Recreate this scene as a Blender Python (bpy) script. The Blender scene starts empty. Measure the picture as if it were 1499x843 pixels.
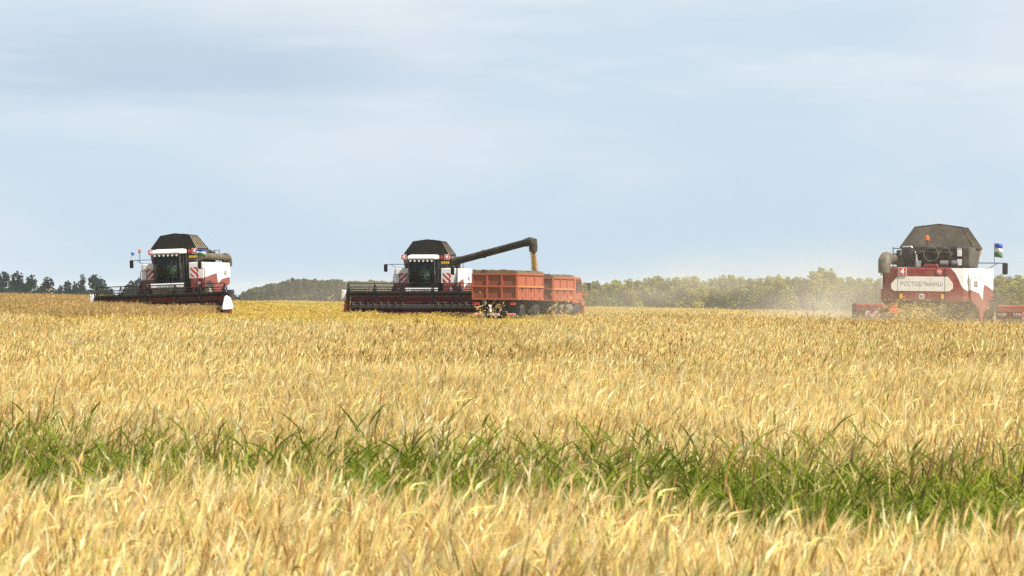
import bpy, math, random
import numpy as np
from mathutils import Vector, Matrix, Euler, noise

R = math.radians
scene = bpy.context.scene
col = scene.collection
random.seed(7)

# ------------------------------------------------------------------ camera, sky, sun, exposure
EYE = 1.85
cam_d = bpy.data.cameras.new('camera')
cam = bpy.data.objects.new('camera', cam_d)
col.objects.link(cam)
cam.location = (0, 0, EYE)
cam.rotation_euler = (R(90), 0, 0)
cam_d.sensor_width = 36
cam_d.lens = 150
cam_d.clip_start = 0.5
cam_d.clip_end = 20000
cam_d.dof.use_dof = True
cam_d.dof.focus_distance = 150
cam_d.dof.aperture_fstop = 17
scene.camera = cam

SUN_EL, SUN_AZ = 50, 120          # azimuth clockwise from +Y (the view direction)
world = bpy.data.worlds.new('World')
scene.world = world
world.use_nodes = True
wn, wl = world.node_tree.nodes, world.node_tree.links
wn.clear()
w_out = wn.new('ShaderNodeOutputWorld')
w_bg = wn.new('ShaderNodeBackground')
w_bg.inputs['Strength'].default_value = 0.068
sky = wn.new('ShaderNodeTexSky')
sky.sky_type = 'NISHITA'
sky.sun_disc = False
sky.sun_elevation = R(SUN_EL)
sky.sun_rotation = R(SUN_AZ)
sky.air_density = 1.0
sky.dust_density = 0.0
sky.ozone_density = 3.0
tc = wn.new('ShaderNodeTexCoord')
def sky_noise(scale, mscale, loc, detail, rough):
    mp = wn.new('ShaderNodeMapping')
    mp.inputs['Scale'].default_value = mscale
    mp.inputs['Location'].default_value = loc
    wl.new(tc.outputs['Generated'], mp.inputs['Vector'])
    n = wn.new('ShaderNodeTexNoise')
    n.inputs['Scale'].default_value = scale
    n.inputs['Detail'].default_value = detail
    n.inputs['Roughness'].default_value = rough
    wl.new(mp.outputs['Vector'], n.inputs['Vector'])
    return n
def ramp(n, a, b, va=0.0, vb=1.0):
    m = wn.new('ShaderNodeMapRange')
    m.interpolation_type = 'SMOOTHSTEP'
    for k, v in zip(('From Min', 'From Max', 'To Min', 'To Max'), (a, b, va, vb)):
        m.inputs[k].default_value = v
    wl.new(n, m.inputs['Value'])
    return m.outputs['Result']
def wmath(op, a, b):
    m = wn.new('ShaderNodeMath')
    m.operation = op
    m.use_clamp = True
    for i, s in enumerate((a, b)):
        if isinstance(s, (int, float)):
            m.inputs[i].default_value = s
        else:
            wl.new(s, m.inputs[i])
    return m.outputs[0]
sep = wn.new('ShaderNodeSeparateXYZ')
wl.new(tc.outputs['Generated'], sep.inputs[0])
SKY_BLUE = (5.2, 6.75, 8.2, 1)       # clear humid air between the veils
SKY_HAZE = (6.9, 7.6, 8.35, 1)      # high thin overcast veil
SKY_CLOUD = (7.9, 8.35, 8.8, 1)
SKY_GREY = (4.7, 6.0, 7.3, 1)       # shaded underside of the stratus
# thin veil everywhere, denser higher up; soft stratus streaks near the top
veil = wmath('ADD', ramp(sky_noise(1.0, (9, 9, 26), (3.1, 0, 0.4), 4, 0.5).outputs['Fac'], 0.38, 0.66, 0.05, 0.8),
             ramp(sep.outputs['Z'], 0.0, 0.06, 0.0, 0.35))
mixv = wn.new('ShaderNodeMix'); mixv.data_type = 'RGBA'
wl.new(veil, mixv.inputs['Factor'])
mixb = wn.new('ShaderNodeMix'); mixb.data_type = 'RGBA'
wl.new(ramp(sep.outputs['Z'], 0.0, 0.5, 0.92, 0.0), mixb.inputs['Factor'])
wl.new(sky.outputs['Color'], mixb.inputs['A']); mixb.inputs['B'].default_value = SKY_BLUE
wl.new(mixb.outputs['Result'], mixv.inputs['A'])
mixv.inputs['B'].default_value = SKY_HAZE
streak = wmath('MULTIPLY', ramp(sky_noise(1.0, (11, 11, 60), (0.0, 1.3, 2.2), 7, 0.6).outputs['Fac'], 0.42, 0.68),
               ramp(sep.outputs['Z'], 0.022, 0.06, 0.06, 0.7))
mixc = wn.new('ShaderNodeMix'); mixc.data_type = 'RGBA'
wl.new(streak, mixc.inputs['Factor'])
wl.new(mixv.outputs['Result'], mixc.inputs['A'])
mixc.inputs['B'].default_value = SKY_CLOUD
under = wmath('MULTIPLY', ramp(sky_noise(1.0, (6, 6, 75), (1.7, 0.2, 0.9), 4, 0.5).outputs['Fac'], 0.40, 0.62),
              wmath('MULTIPLY', ramp(sep.outputs['Z'], 0.036, 0.050), wmath('MULTIPLY', ramp(sep.outputs['Z'], 0.070, 0.052), ramp(sep.outputs['X'], 0.01, -0.06, 0.0, 0.8))))
mixg = wn.new('ShaderNodeMix'); mixg.data_type = 'RGBA'
wl.new(under, mixg.inputs['Factor'])
wl.new(mixc.outputs['Result'], mixg.inputs['A'])
mixg.inputs['B'].default_value = SKY_GREY
wl.new(mixg.outputs['Result'], w_bg.inputs['Color'])
wl.new(w_bg.outputs[0], w_out.inputs['Surface'])

sd = bpy.data.lights.new('sun', 'SUN')
sd.energy = 5.0
sd.angle = R(0.6)
sd.color = (1.0, 0.95, 0.86)
sun = bpy.data.objects.new('sun', sd)
col.objects.link(sun)
_sv = Vector((math.sin(R(SUN_AZ)) * math.cos(R(SUN_EL)), math.cos(R(SUN_AZ)) * math.cos(R(SUN_EL)), math.sin(R(SUN_EL))))
sun.rotation_euler = _sv.to_track_quat('Z', 'Y').to_euler()

scene.view_settings.view_transform = 'Standard'
scene.view_settings.look = 'None'
scene.view_settings.exposure = 0.64
scene.view_settings.gamma = 1.0
scene.render.engine = 'CYCLES'
scene.cycles.use_denoising = False       # the fine straw keeps its grain
scene.cycles.use_adaptive_sampling = False
scene.cycles.max_bounces = 8
scene.cycles.diffuse_bounces = 3
scene.cycles.glossy_bounces = 2
scene.cycles.transmission_bounces = 4
scene.cycles.volume_bounces = 1
scene.cycles.transparent_max_bounces = 8
scene.cycles.volume_step_rate = 2.0
scene.cycles.volume_max_steps = 96

# ------------------------------------------------------------------ helpers
def smooth(a, b, x):
    t = min(1, max(0, (x - a) / (b - a)))
    return t * t * (3 - 2 * t)

def gz(x, y):
    """terrain height"""
    z = -0.0185 * max(-70, min(70, x)) * smooth(25, 100, y)
    z += 0.05 * noise.noise(Vector((x * 0.06, y * 0.03, 0.0))) * smooth(10, 40, y)
    if y > 320:
        z -= 24 * smooth(0, 1400, y - 320)
    return z

def tag(o, label=None, cat=None, group=None, kind=None):
    if label: o['label'] = label
    if cat: o['category'] = cat
    if group: o['group'] = group
    if kind: o['kind'] = kind
    return o

def thing(name, label, cat, loc=(0, 0, 0), rot=(0, 0, 0), group=None):
    o = bpy.data.objects.new(name, None)
    o.empty_display_size = 0.3
    col.objects.link(o)
    o.location = loc
    o.rotation_euler = rot
    return tag(o, label, cat, group)

class MB:
    def __init__(s):
        s.v, s.f, s.m, s.c = [], [], [], []
    def add(s, verts, faces, m=0):
        b = len(s.v)
        s.v += [tuple(p) for p in verts]
        s.f += [tuple(b + i for i in f) for f in faces]
        s.m += [m] * len(faces)
        return s
    def box(s, x0, x1, y0, y1, z0, z1, m=0, rot=None, piv=None):
        vs = [Vector((x, y, z)) for z in (z0, z1) for y in (y0, y1) for x in (x0, x1)]
        if rot is not None:
            p = Vector(piv) if piv is not None else Vector(((x0 + x1) / 2, (y0 + y1) / 2, (z0 + z1) / 2))
            M = Euler(rot).to_matrix()
            vs = [M @ (q - p) + p for q in vs]
        return s.add(vs, [(0, 2, 3, 1), (4, 5, 7, 6), (0, 1, 5, 4), (2, 6, 7, 3), (0, 4, 6, 2), (1, 3, 7, 5)], m)
    def tube(s, pts, r, n=8, m=0, caps=True):
        pts = [Vector(p) for p in pts]
        rr = r if isinstance(r, (list, tuple)) else [r] * len(pts)
        rings = []
        up = None
        for i, p in enumerate(pts):
            d = (pts[min(i + 1, len(pts) - 1)] - pts[max(i - 1, 0)]).normalized()
            if up is None or abs(up.dot(d)) > 0.98:
                up = Vector((0, 0, 1)) if abs(d.z) < 0.9 else Vector((1, 0, 0))
            a = d.cross(up).normalized()
            b = a.cross(d).normalized()
            up = b
            rings.append([p + (a * math.cos(2 * math.pi * k / n) + b * math.sin(2 * math.pi * k / n)) * rr[i] for k in range(n)])
        vs = [q for g in rings for q in g]
        fs = [(i * n + k, i * n + (k + 1) % n, (i + 1) * n + (k + 1) % n, (i + 1) * n + k)
              for i in range(len(pts) - 1) for k in range(n)]
        if caps:
            fs += [tuple(range(n))[::-1], tuple((len(pts) - 1) * n + k for k in range(n))]
        return s.add(vs, fs, m)
    def prism(s, poly, axis, a, b, m=0):
        """poly in the plane of the two other axes (in x,y,z order), extruded from a to b along axis"""
        def P(u, v, w):
            return {'x': (w, u, v), 'y': (u, w, v), 'z': (u, v, w)}[axis]
        n = len(poly)
        vs = [P(u, v, a) for u, v in poly] + [P(u, v, b) for u, v in poly]
        fs = [tuple(range(n)), tuple(range(n, 2 * n))[::-1]]
        fs += [(i, (i + 1) % n, n + (i + 1) % n, n + i)[::-1] for i in range(n)]
        return s.add(vs, fs, m)
    def lathe(s, prof, c, axis='x', n=24, m=0):
        """prof list of (radius, along)"""
        vs = []
        for r_, a in prof:
            for k in range(n):
                t = 2 * math.pi * k / n
                u, v = r_ * math.cos(t), r_ * math.sin(t)
                p = {'x': (a, u, v), 'y': (u, a, v), 'z': (u, v, a)}[axis]
                vs.append((p[0] + c[0], p[1] + c[1], p[2] + c[2]))
        L = len(prof)
        fs = [(i * n + k, i * n + (k + 1) % n, (i + 1) * n + (k + 1) % n, (i + 1) * n + k)
              for i in range(L - 1) for k in range(n)]
        if prof[0][0] > 1e-4: fs.append(tuple(range(n)))
        if prof[-1][0] > 1e-4: fs.append(tuple((L - 1) * n + k for k in range(n)))
        return s.add(vs, fs, m)
    def build(s, name, mats, parent=None, bevel=0.0, smooth_=False, loc=None, segs=2):
        me = bpy.data.meshes.new(name)
        me.from_pydata(s.v, [], s.f)
        for k in (mats if isinstance(mats, (list, tuple)) else [mats]):
            me.materials.append(k)
        if any(s.m):
            me.polygons.foreach_set('material_index', s.m)
        me.validate()
        import bmesh
        bm = bmesh.new(); bm.from_mesh(me)
        bmesh.ops.recalc_face_normals(bm, faces=bm.faces)
        bm.to_mesh(me); bm.free()
        if smooth_:
            me.polygons.foreach_set('use_smooth', [True] * len(me.polygons))
            me.set_sharp_from_angle(angle=R(40))
        o = bpy.data.objects.new(name, me)
        col.objects.link(o)
        if parent is not None: o.parent = parent
        if loc: o.location = loc
        if bevel:
            b = o.modifiers.new('edge', 'BEVEL')
            b.width = bevel; b.segments = segs; b.limit_method = 'ANGLE'; b.angle_limit = R(35)
        return o

def text_mesh(name, body, size, mat, parent, loc, rot, width=None, bold=0.0, align='CENTER'):
    cu = bpy.data.curves.new(name, 'FONT')
    cu.body = body; cu.size = size; cu.extrude = 0.004; cu.offset = bold
    cu.align_x = align; cu.align_y = 'CENTER'
    t = bpy.data.objects.new('lettering_source', cu)
    col.objects.link(t)
    bpy.context.view_layer.update()
    me = bpy.data.meshes.new_from_object(t.evaluated_get(bpy.context.evaluated_depsgraph_get()))
    col.objects.unlink(t); bpy.data.objects.remove(t)
    me.name = name
    me.materials.clear(); me.materials.append(mat)
    o = bpy.data.objects.new(name, me)
    col.objects.link(o)
    o.parent = parent; o.location = loc; o.rotation_euler = rot
    if width:
        xs = [v.co.x for v in me.vertices]
        k = width / max(1e-4, max(xs) - min(xs))
        o.scale = (k, 1, 1)
    return o

# ------------------------------------------------------------------ materials
def mat_new(name):
    m = bpy.data.materials.new(name)
    m.use_nodes = True
    return m, m.node_tree.nodes, m.node_tree.links, m.node_tree.nodes['Principled BSDF']

def paint(name, c, rough=0.45, dust=0.25, dustc=(0.34, 0.26, 0.15), scale=3.0, metal=0.0, bump=0.0, streak=False, spec=0.4):
    m, n, l, b = mat_new(name)
    b.inputs['Specular IOR Level'].default_value = spec
    t = n.new('ShaderNodeTexCoord')
    mp = n.new('ShaderNodeMapping')
    mp.inputs['Scale'].default_value = (1, 1, 0.35) if streak else (1, 1, 1)
    l.new(t.outputs['Object'], mp.inputs['Vector'])
    a = n.new('ShaderNodeTexNoise'); a.inputs['Scale'].default_value = scale; a.inputs['Detail'].default_value = 6
    a.inputs['Roughness'].default_value = 0.65
    l.new(mp.outputs['Vector'], a.inputs['Vector'])
    r = n.new('ShaderNodeMapRange'); r.interpolation_type = 'SMOOTHSTEP'
    r.inputs['From Min'].default_value = 0.4; r.inputs['From Max'].default_value = 0.72
    r.inputs['To Min'].default_value = dust * 0.35; r.inputs['To Max'].default_value = min(1, dust * 1.6)
    l.new(a.outputs['Fac'], r.inputs['Value'])
    x = n.new('ShaderNodeMix'); x.data_type = 'RGBA'
    l.new(r.outputs['Result'], x.inputs['Factor'])
    x.inputs['A'].default_value = (*c, 1); x.inputs['B'].default_value = (*dustc, 1)
    l.new(x.outputs['Result'], b.inputs['Base Color'])
    q = n.new('ShaderNodeMapRange')
    q.inputs['To Min'].default_value = rough; q.inputs['To Max'].default_value = min(1, rough + 0.4)
    l.new(r.outputs['Result'], q.inputs['Value'])
    l.new(q.outputs['Result'], b.inputs['Roughness'])
    b.inputs['Metallic'].default_value = metal
    if bump:
        bp = n.new('ShaderNodeBump'); bp.inputs['Strength'].default_value = bump; bp.inputs['Distance'].default_value = 0.02
        l.new(a.outputs['Fac'], bp.inputs['Height']); l.new(bp.outputs['Normal'], b.inputs['Normal'])
    return m

M = {}
M['red'] = paint('red_paint', (0.215, 0.020, 0.026), 0.45, 0.20)
M['white'] = paint('white_paint', (0.80, 0.80, 0.78), 0.45, 0.16)
M['cream'] = paint('dusty_white_paint', (0.80, 0.79, 0.72), 0.45, 0.16)
M['dark'] = paint('dark_grey_paint', (0.016, 0.016, 0.018), 0.5, 0.05)
M['tank'] = paint('tank_grey_paint', (0.035, 0.034, 0.032), 0.55, 0.16)
M['canvas'] = paint('dark_canvas', (0.007, 0.007, 0.0065), 0.75, 0.02, scale=1.6, bump=0.2, spec=0.08)
M['canvas_dusty'] = paint('dust_covered_canvas', (0.024, 0.021, 0.017), 0.85, 0.12, scale=1.6, bump=0.2)
M['canvas_rib'] = paint('dusty_ribbed_canvas', (0.07, 0.06, 0.045), 0.85, 0.55, scale=4)
M['black'] = paint('black_rubber', (0.010, 0.010, 0.010), 0.6, 0.03, spec=0.08)
M['tyre'] = paint('tyre_rubber', (0.018, 0.018, 0.018), 0.8, 0.12)
M['rim'] = paint('rim_paint', (0.45, 0.42, 0.35), 0.5, 0.3)
M['steel'] = paint('worn_steel', (0.20, 0.19, 0.18), 0.45, 0.15, metal=0.6)
M['aluminium'] = paint('bare_aluminium', (0.62, 0.62, 0.60), 0.35, 0.1, metal=0.6)
M['auger'] = paint('auger_tube_paint', (0.024, 0.026, 0.024), 0.45, 0.14, spec=0.08)
M['auger_old'] = paint('dusty_auger_paint', (0.06, 0.055, 0.042), 0.6, 0.3)
M['shaded_red'] = paint('shaded_header_red', (0.085, 0.009, 0.010), 0.5, 0.05, spec=0.08)  # header red darkened, the deep shade on the header put into the colour
M['header_red_dusty'] = paint('dusty_header_red', (0.30, 0.04, 0.034), 0.6, 0.22)  # lighter, dustier header red for the harvester on the right
M['bright_red'] = paint('signal_red', (0.62, 0.05, 0.025), 0.4, 0.05)
M['plate_red'] = paint('plate_red', (0.55, 0.05, 0.035), 0.5, 0.05)
M['yellow'] = paint('yellow_paint', (0.75, 0.45, 0.02), 0.5, 0.05)
M['amber'] = paint('amber_plastic', (0.75, 0.11, 0.02), 0.25, 0.03)
M['orange'] = paint('orange_truck_paint', (0.38, 0.085, 0.038), 0.7, 0.36, dustc=(0.24, 0.115, 0.07), scale=2.6, streak=True)
M['rust'] = paint('rusty_orange_paint', (0.25, 0.068, 0.034), 0.8, 0.5, dustc=(0.12, 0.065, 0.04), scale=3.0, streak=True)
M['rib_orange'] = paint('faded_orange_rib', (0.50, 0.19, 0.045), 0.7, 0.25)
M['board'] = paint('weathered_board', (0.20, 0.145, 0.09), 0.9, 0.5, dustc=(0.10, 0.075, 0.05), scale=5)
M['tarp'] = paint('rolled_tarpaulin', (0.05, 0.045, 0.035), 0.9, 0.5, scale=6, bump=0.3)
M['chassis'] = paint('chassis_black', (0.014, 0.013, 0.012), 0.7, 0.09, spec=0.08)
M['wood'] = paint('brown_plank', (0.16, 0.10, 0.06), 0.9, 0.4)
M['blue'] = paint('flag_blue', (0.03, 0.08, 0.42), 0.8, 0.02)
M['green'] = paint('flag_green', (0.03, 0.20, 0.04), 0.8, 0.02)
M['flagwhite'] = paint('flag_white', (0.8, 0.8, 0.8), 0.8, 0.02)
M['letter_grey'] = paint('letter_grey', (0.33, 0.33, 0.36), 0.5, 0.05)
M['letter_faint'] = paint('faded_letter_grey', (0.50, 0.50, 0.50), 0.5, 0.1)
M['letter_white'] = paint('letter_white', (0.8, 0.8, 0.8), 0.5, 0.05)
M['letter_dark'] = paint('letter_dark', (0.05, 0.05, 0.06), 0.5, 0.05)
M['skin'] = paint('skin', (0.42, 0.24, 0.16), 0.6, 0.03)
M['shirt'] = paint('pale_teal_shirt', (0.30, 0.55, 0.46), 0.9, 0.03)
M['trousers'] = paint('dark_trousers', (0.04, 0.05, 0.07), 0.9, 0.1)
M['hair'] = paint('dark_hair', (0.02, 0.015, 0.01), 0.7, 0.0)
M['seat'] = paint('seat_fabric', (0.04, 0.045, 0.05), 0.9, 0.1)

def glass(name, tint, alpha):
    m, n, l, b = mat_new(name)
    b.inputs['Base Color'].default_value = (*tint, 1)
    b.inputs['Roughness'].default_value = 0.08
    b.inputs['Specular IOR Level'].default_value = 0.5
    tr = n.new('ShaderNodeBsdfTransparent'); tr.inputs['Color'].default_value = (0.62, 0.70, 0.66, 1)
    mx = n.new('ShaderNodeMixShader'); mx.inputs[0].default_value = alpha
    l.new(tr.outputs[0], mx.inputs[1]); l.new(b.outputs[0], mx.inputs[2])
    l.new(mx.outputs[0], n['Material Output'].inputs['Surface'])
    return m
M['glass'] = glass('tinted_glass', (0.012, 0.016, 0.015), 0.35)
M['lens'] = glass('lamp_lens', (0.7, 0.7, 0.7), 0.8)

def foliage(name, attr=True, transl=0.3, c=(0.1, 0.1, 0.03), vary=0.0, rough=True):
    m, n, l, b = mat_new(name)
    n.remove(b)
    d = n.new('ShaderNodeBsdfDiffuse'); t = n.new('ShaderNodeBsdfTranslucent')
    mx = n.new('ShaderNodeMixShader'); mx.inputs[0].default_value = transl
    if attr:
        a = n.new('ShaderNodeAttribute'); a.attribute_name = 'Col'
        src = a.outputs['Color']
        if vary:
            oi = n.new('ShaderNodeObjectInfo')
            hs = n.new('ShaderNodeHueSaturation')
            mr = n.new('ShaderNodeMapRange'); mr.inputs['To Min'].default_value = 1 - vary; mr.inputs['To Max'].default_value = 1 + vary
            l.new(oi.outputs['Random'], mr.inputs['Value']); l.new(mr.outputs['Result'], hs.inputs['Value'])
            l.new(src, hs.inputs['Color']); src = hs.outputs['Color']
        l.new(src, d.inputs['Color']); l.new(src, t.inputs['Color'])
    else:
        d.inputs['Color'].default_value = (*c, 1); t.inputs['Color'].default_value = (*c, 1)
    l.new(d.outputs[0], mx.inputs[1]); l.new(t.outputs[0], mx.inputs[2])
    l.new(mx.outputs[0], n['Material Output'].inputs['Surface'])
    return m
M['straw'] = foliage('ripe_straw', vary=0.10, transl=0.25)
M['grass'] = foliage('green_blades', vary=0.12, transl=0.35)
M['leaf'] = foliage('tree_leaves', vary=0.10, transl=0.5)
M['bark'] = paint('bark', (0.09, 0.07, 0.05), 0.9, 0.4)

def soil_mat():
    m, n, l, b = mat_new('straw_littered_soil')
    t = n.new('ShaderNodeTexCoord')
    a = n.new('ShaderNodeTexNoise'); a.inputs['Scale'].default_value = 2.5; a.inputs['Detail'].default_value = 8
    c = n.new('ShaderNodeTexNoise'); c.inputs['Scale'].default_value = 0.05; c.inputs['Detail'].default_value = 3
    l.new(t.outputs['Object'], a.inputs['Vector']); l.new(t.outputs['Object'], c.inputs['Vector'])
    x = n.new('ShaderNodeMix'); x.data_type = 'RGBA'
    l.new(a.outputs['Fac'], x.inputs['Factor'])
    x.inputs['A'].default_value = (0.30, 0.20, 0.07, 1); x.inputs['B'].default_value = (0.50, 0.35, 0.12, 1)
    y = n.new('ShaderNodeMix'); y.data_type = 'RGBA'
    r = n.new('ShaderNodeMapRange'); r.inputs['From Min'].default_value = 0.4; r.inputs['From Max'].default_value = 0.65
    l.new(c.outputs['Fac'], r.inputs['Value']); l.new(r.outputs['Result'], y.inputs['Factor'])
    l.new(x.outputs['Result'], y.inputs['A']); y.inputs['B'].default_value = (0.42, 0.33, 0.14, 1)
    l.new(y.outputs['Result'], b.inputs['Base Color']); b.inputs['Roughness'].default_value = 1.0
    b.inputs['Specular IOR Level'].default_value = 0.1
    return m
M['soil'] = soil_mat()

# ------------------------------------------------------------------ ground
def make_ground():
    ys = list(np.arange(-40, 60, 4)) + list(np.arange(60, 420, 10)) + list(np.arange(420, 1900, 40)) + [2000, 2500, 3200, 4200, 5500]
    xs = [-4000, -2000, -1000, -500, -250, -140] + list(np.arange(-100, 101, 5)) + [140, 250, 500, 1000, 2000, 4000]
    xs = [float(q) for q in xs]; ys = [float(q) for q in ys]
    vs = [(x, y, gz(x, y)) for y in ys for x in xs]
    nx = len(xs)
    fs = [(j * nx + i, j * nx + i + 1, (j + 1) * nx + i + 1, (j + 1) * nx + i) for j in range(len(ys) - 1) for i in range(nx - 1)]
    b = MB(); b.add(vs, fs)
    o = b.build('ground', M['soil'], smooth_=True)
    tag(o, 'straw coloured field soil under the crop', kind='structure')
make_ground()

# ------------------------------------------------------------------ crop patches
class Blades:
    """many thin strips with a colour each; builds one mesh with a point colour attribute"""
    def __init__(s): s.v, s.f, s.c = [], [], []
    def strip(s, pts, ws, side, c):
        b = len(s.v)
        for p, w in zip(pts, ws):
            if w < 1e-5:
                s.v.append(tuple(p)); s.c.append(c)
            else:
                q = side * (w / 2)
                s.v.append(tuple(p - q)); s.v.append(tuple(p + q)); s.c += [c, c]
        k = b
        for i in range(len(pts) - 1):
            wa, wb = ws[i] >= 1e-5, ws[i + 1] >= 1e-5
            if wa and wb: s.f.append((k, k + 1, k + 3, k + 2)); k += 2
            elif wa: s.f.append((k, k + 1, k + 2)); k += 2
    def spindle(s, pts, rs, n, c):
        b = len(s.v)
        d0 = (pts[-1] - pts[0]).normalized()
        a = d0.orthogonal().normalized(); e = d0.cross(a)
        for p, r in zip(pts, rs):
            for k in range(n):
                t = 2 * math.pi * k / n
                s.v.append(tuple(p + (a * math.cos(t) + e * math.sin(t)) * r)); s.c.append(c)
        for i in range(len(pts) - 1):
            for k in range(n):
                s.f.append((b + i * n + k, b + i * n + (k + 1) % n, b + (i + 1) * n + (k + 1) % n, b + (i + 1) * n + k))
    def mesh(s, name, mat):
        me = bpy.data.meshes.new(name)
        me.from_pydata(s.v, [], s.f)
        at = me.color_attributes.new('Col', 'FLOAT_COLOR', 'POINT')
        at.data.foreach_set('color', np.array([(*c, 1) for c in s.c], dtype=np.float32).ravel())
        me.materials.append(mat)
        return me

WIND = Vector((1.0, 0.15, 0)).normalized()
def rnd(a, b): return random.uniform(a, b)
def jit(c, k=0.12):
    g = 1 + random.gauss(0, k)
    return tuple(max(0.01, q * g * (1 + random.gauss(0, 0.03))) for q in c)
STRAW = [((0.72, 0.54, 0.220), 5), ((0.79, 0.64, 0.34), 3), ((0.65, 0.47, 0.165), 4), ((0.38, 0.23, 0.085), 0.8), ((0.42, 0.40, 0.11), 0.3)]
TAN = [((0.66, 0.48, 0.180), 5), ((0.73, 0.56, 0.27), 2), ((0.56, 0.38, 0.130), 4), ((0.32, 0.20, 0.08), 1.3), ((0.38, 0.36, 0.10), 0.5)]
LODGE = [((0.58, 0.43, 0.10), 5), ((0.64, 0.50, 0.17), 2), ((0.46, 0.33, 0.08), 3), ((0.40, 0.38, 0.09), 0.8), ((0.30, 0.19, 0.07), 0.5)]
BROWN = [((0.52, 0.36, 0.145), 5), ((0.58, 0.43, 0.19), 2), ((0.34, 0.21, 0.08), 3), ((0.32, 0.29, 0.09), 0.5)]
def pick(pal): return random.choices([p for p, _ in pal], [w for _, w in pal])[0]

def wheat_patch(name, size, count, pal, hgt, hvar, lod, lean=0.11, fat=1.0):
    B = Blades()
    for _ in range(count):
        p0 = Vector((rnd(-size / 2, size / 2), rnd(-size / 2, size / 2), 0))
        h = max(0.25, random.gauss(hgt, hvar))
        a = rnd(0, 2 * math.pi)
        ln = (WIND * random.gauss(lean * .6, lean * 0.7) + Vector((math.cos(a), math.sin(a), 0)) * abs(random.gauss(0, lean * 0.9))) * h
        c = jit(pick(pal))
        def P(t): return p0 + ln * t * t + Vector((0, 0, h * t * (1 - 0.25 * t * (ln.length / h) ** 2)))
        fa = rnd(0, math.pi)
        side = Vector((math.cos(fa) , 0.5 * math.sin(fa), 0)).normalized()
        sc = jit(tuple(q * 0.95 for q in c), 0.08)
        if lod == 0:
            B.strip([P(0.0), P(0.4), P(0.72), P(1.0)], [0.004, 0.0035, 0.003, 0.0025], side, sc)
        else:
            B.strip([P(0.25), P(0.65), P(1.0)], [0.005 * fat, 0.005 * fat, 0.004 * fat], side, sc)
        # dry leaf
        if random.random() < (0.38 if lod == 0 else 0.35):
            t0 = rnd(0.45, 0.85); q = P(t0); b2 = rnd(0, 2 * math.pi)
            dr = Vector((math.cos(b2) + 0.5, math.sin(b2), 0)) * rnd(0.08, 0.2)
            sd2 = Vector((-dr.y, dr.x, 0)).normalized()
            if sd2.length < 0.1: sd2 = Vector((1, 0, 0))
            B.strip([q, q + dr * 0.5 + Vector((0, 0, rnd(0.02, 0.09))), q + dr + Vector((0, 0, rnd(-0.1, 0.06)))],
                    [0.003 * fat, 0.007 * fat, 0], (sd2 + Vector((0, 0, rnd(-.6, .6)))).normalized(), jit(c, 0.15))
        # ear: bends over at the neck
        tip = P(1.0); d = (P(1.0) - P(0.9)).normalized()
        nod = abs(random.gauss(0.2, 0.28))
        if random.random() < 0.10: nod += 1.1
        hd = (ln.normalized() if ln.length > 0.01 else WIND)
        L = rnd(0.055, 0.085) * (1 if lod == 0 else 1.1)
        pts = [tip]
        K = 4 if lod == 0 else 2
        for i in range(K):
            d2 = (d * math.cos(nod * (i + 1) / K) + (hd + Vector((0, 0, -0.35))).normalized() * math.sin(nod * (i + 1) / K)).normalized()
            pts.append(pts[-1] + d2 * L / K)
        ec = jit(tuple(min(0.8, q * 1.05) for q in c), 0.1)
        er = rnd(0.0047, 0.0068) * fat
        if lod == 0:
            B.spindle(pts, [er * 0.5, er, er * 1.05, er * 0.85, er * 0.3], 4, ec)
            for _a in range(8):
                k = random.randint(1, 4)
                aw = (d2 + Vector((random.gauss(0, .13), random.gauss(0, .13), random.gauss(0, .1)))).normalized() * rnd(0.045, 0.09)
                B.strip([pts[k], pts[k] + aw], [0.0020, 0], Vector((d2.z, rnd(-.3, .3), -d2.x)).normalized(), jit(ec, 0.08))
        else:
            B.spindle(pts, [er * 0.8, er * 1.3, er * 0.4], 3, ec)
            for _a in range(2):
                aw = (d2 + Vector((random.gauss(0, .2), random.gauss(0, .2), random.gauss(0, .2)))).normalized() * rnd(0.03, 0.06)
                B.strip([pts[1], pts[1] + aw + d2 * L * 0.5], [0.0028 * fat, 0], Vector((d2.z, 0, -d2.x)).normalized(), ec)
    return B.mesh(name, M['straw'])

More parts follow.
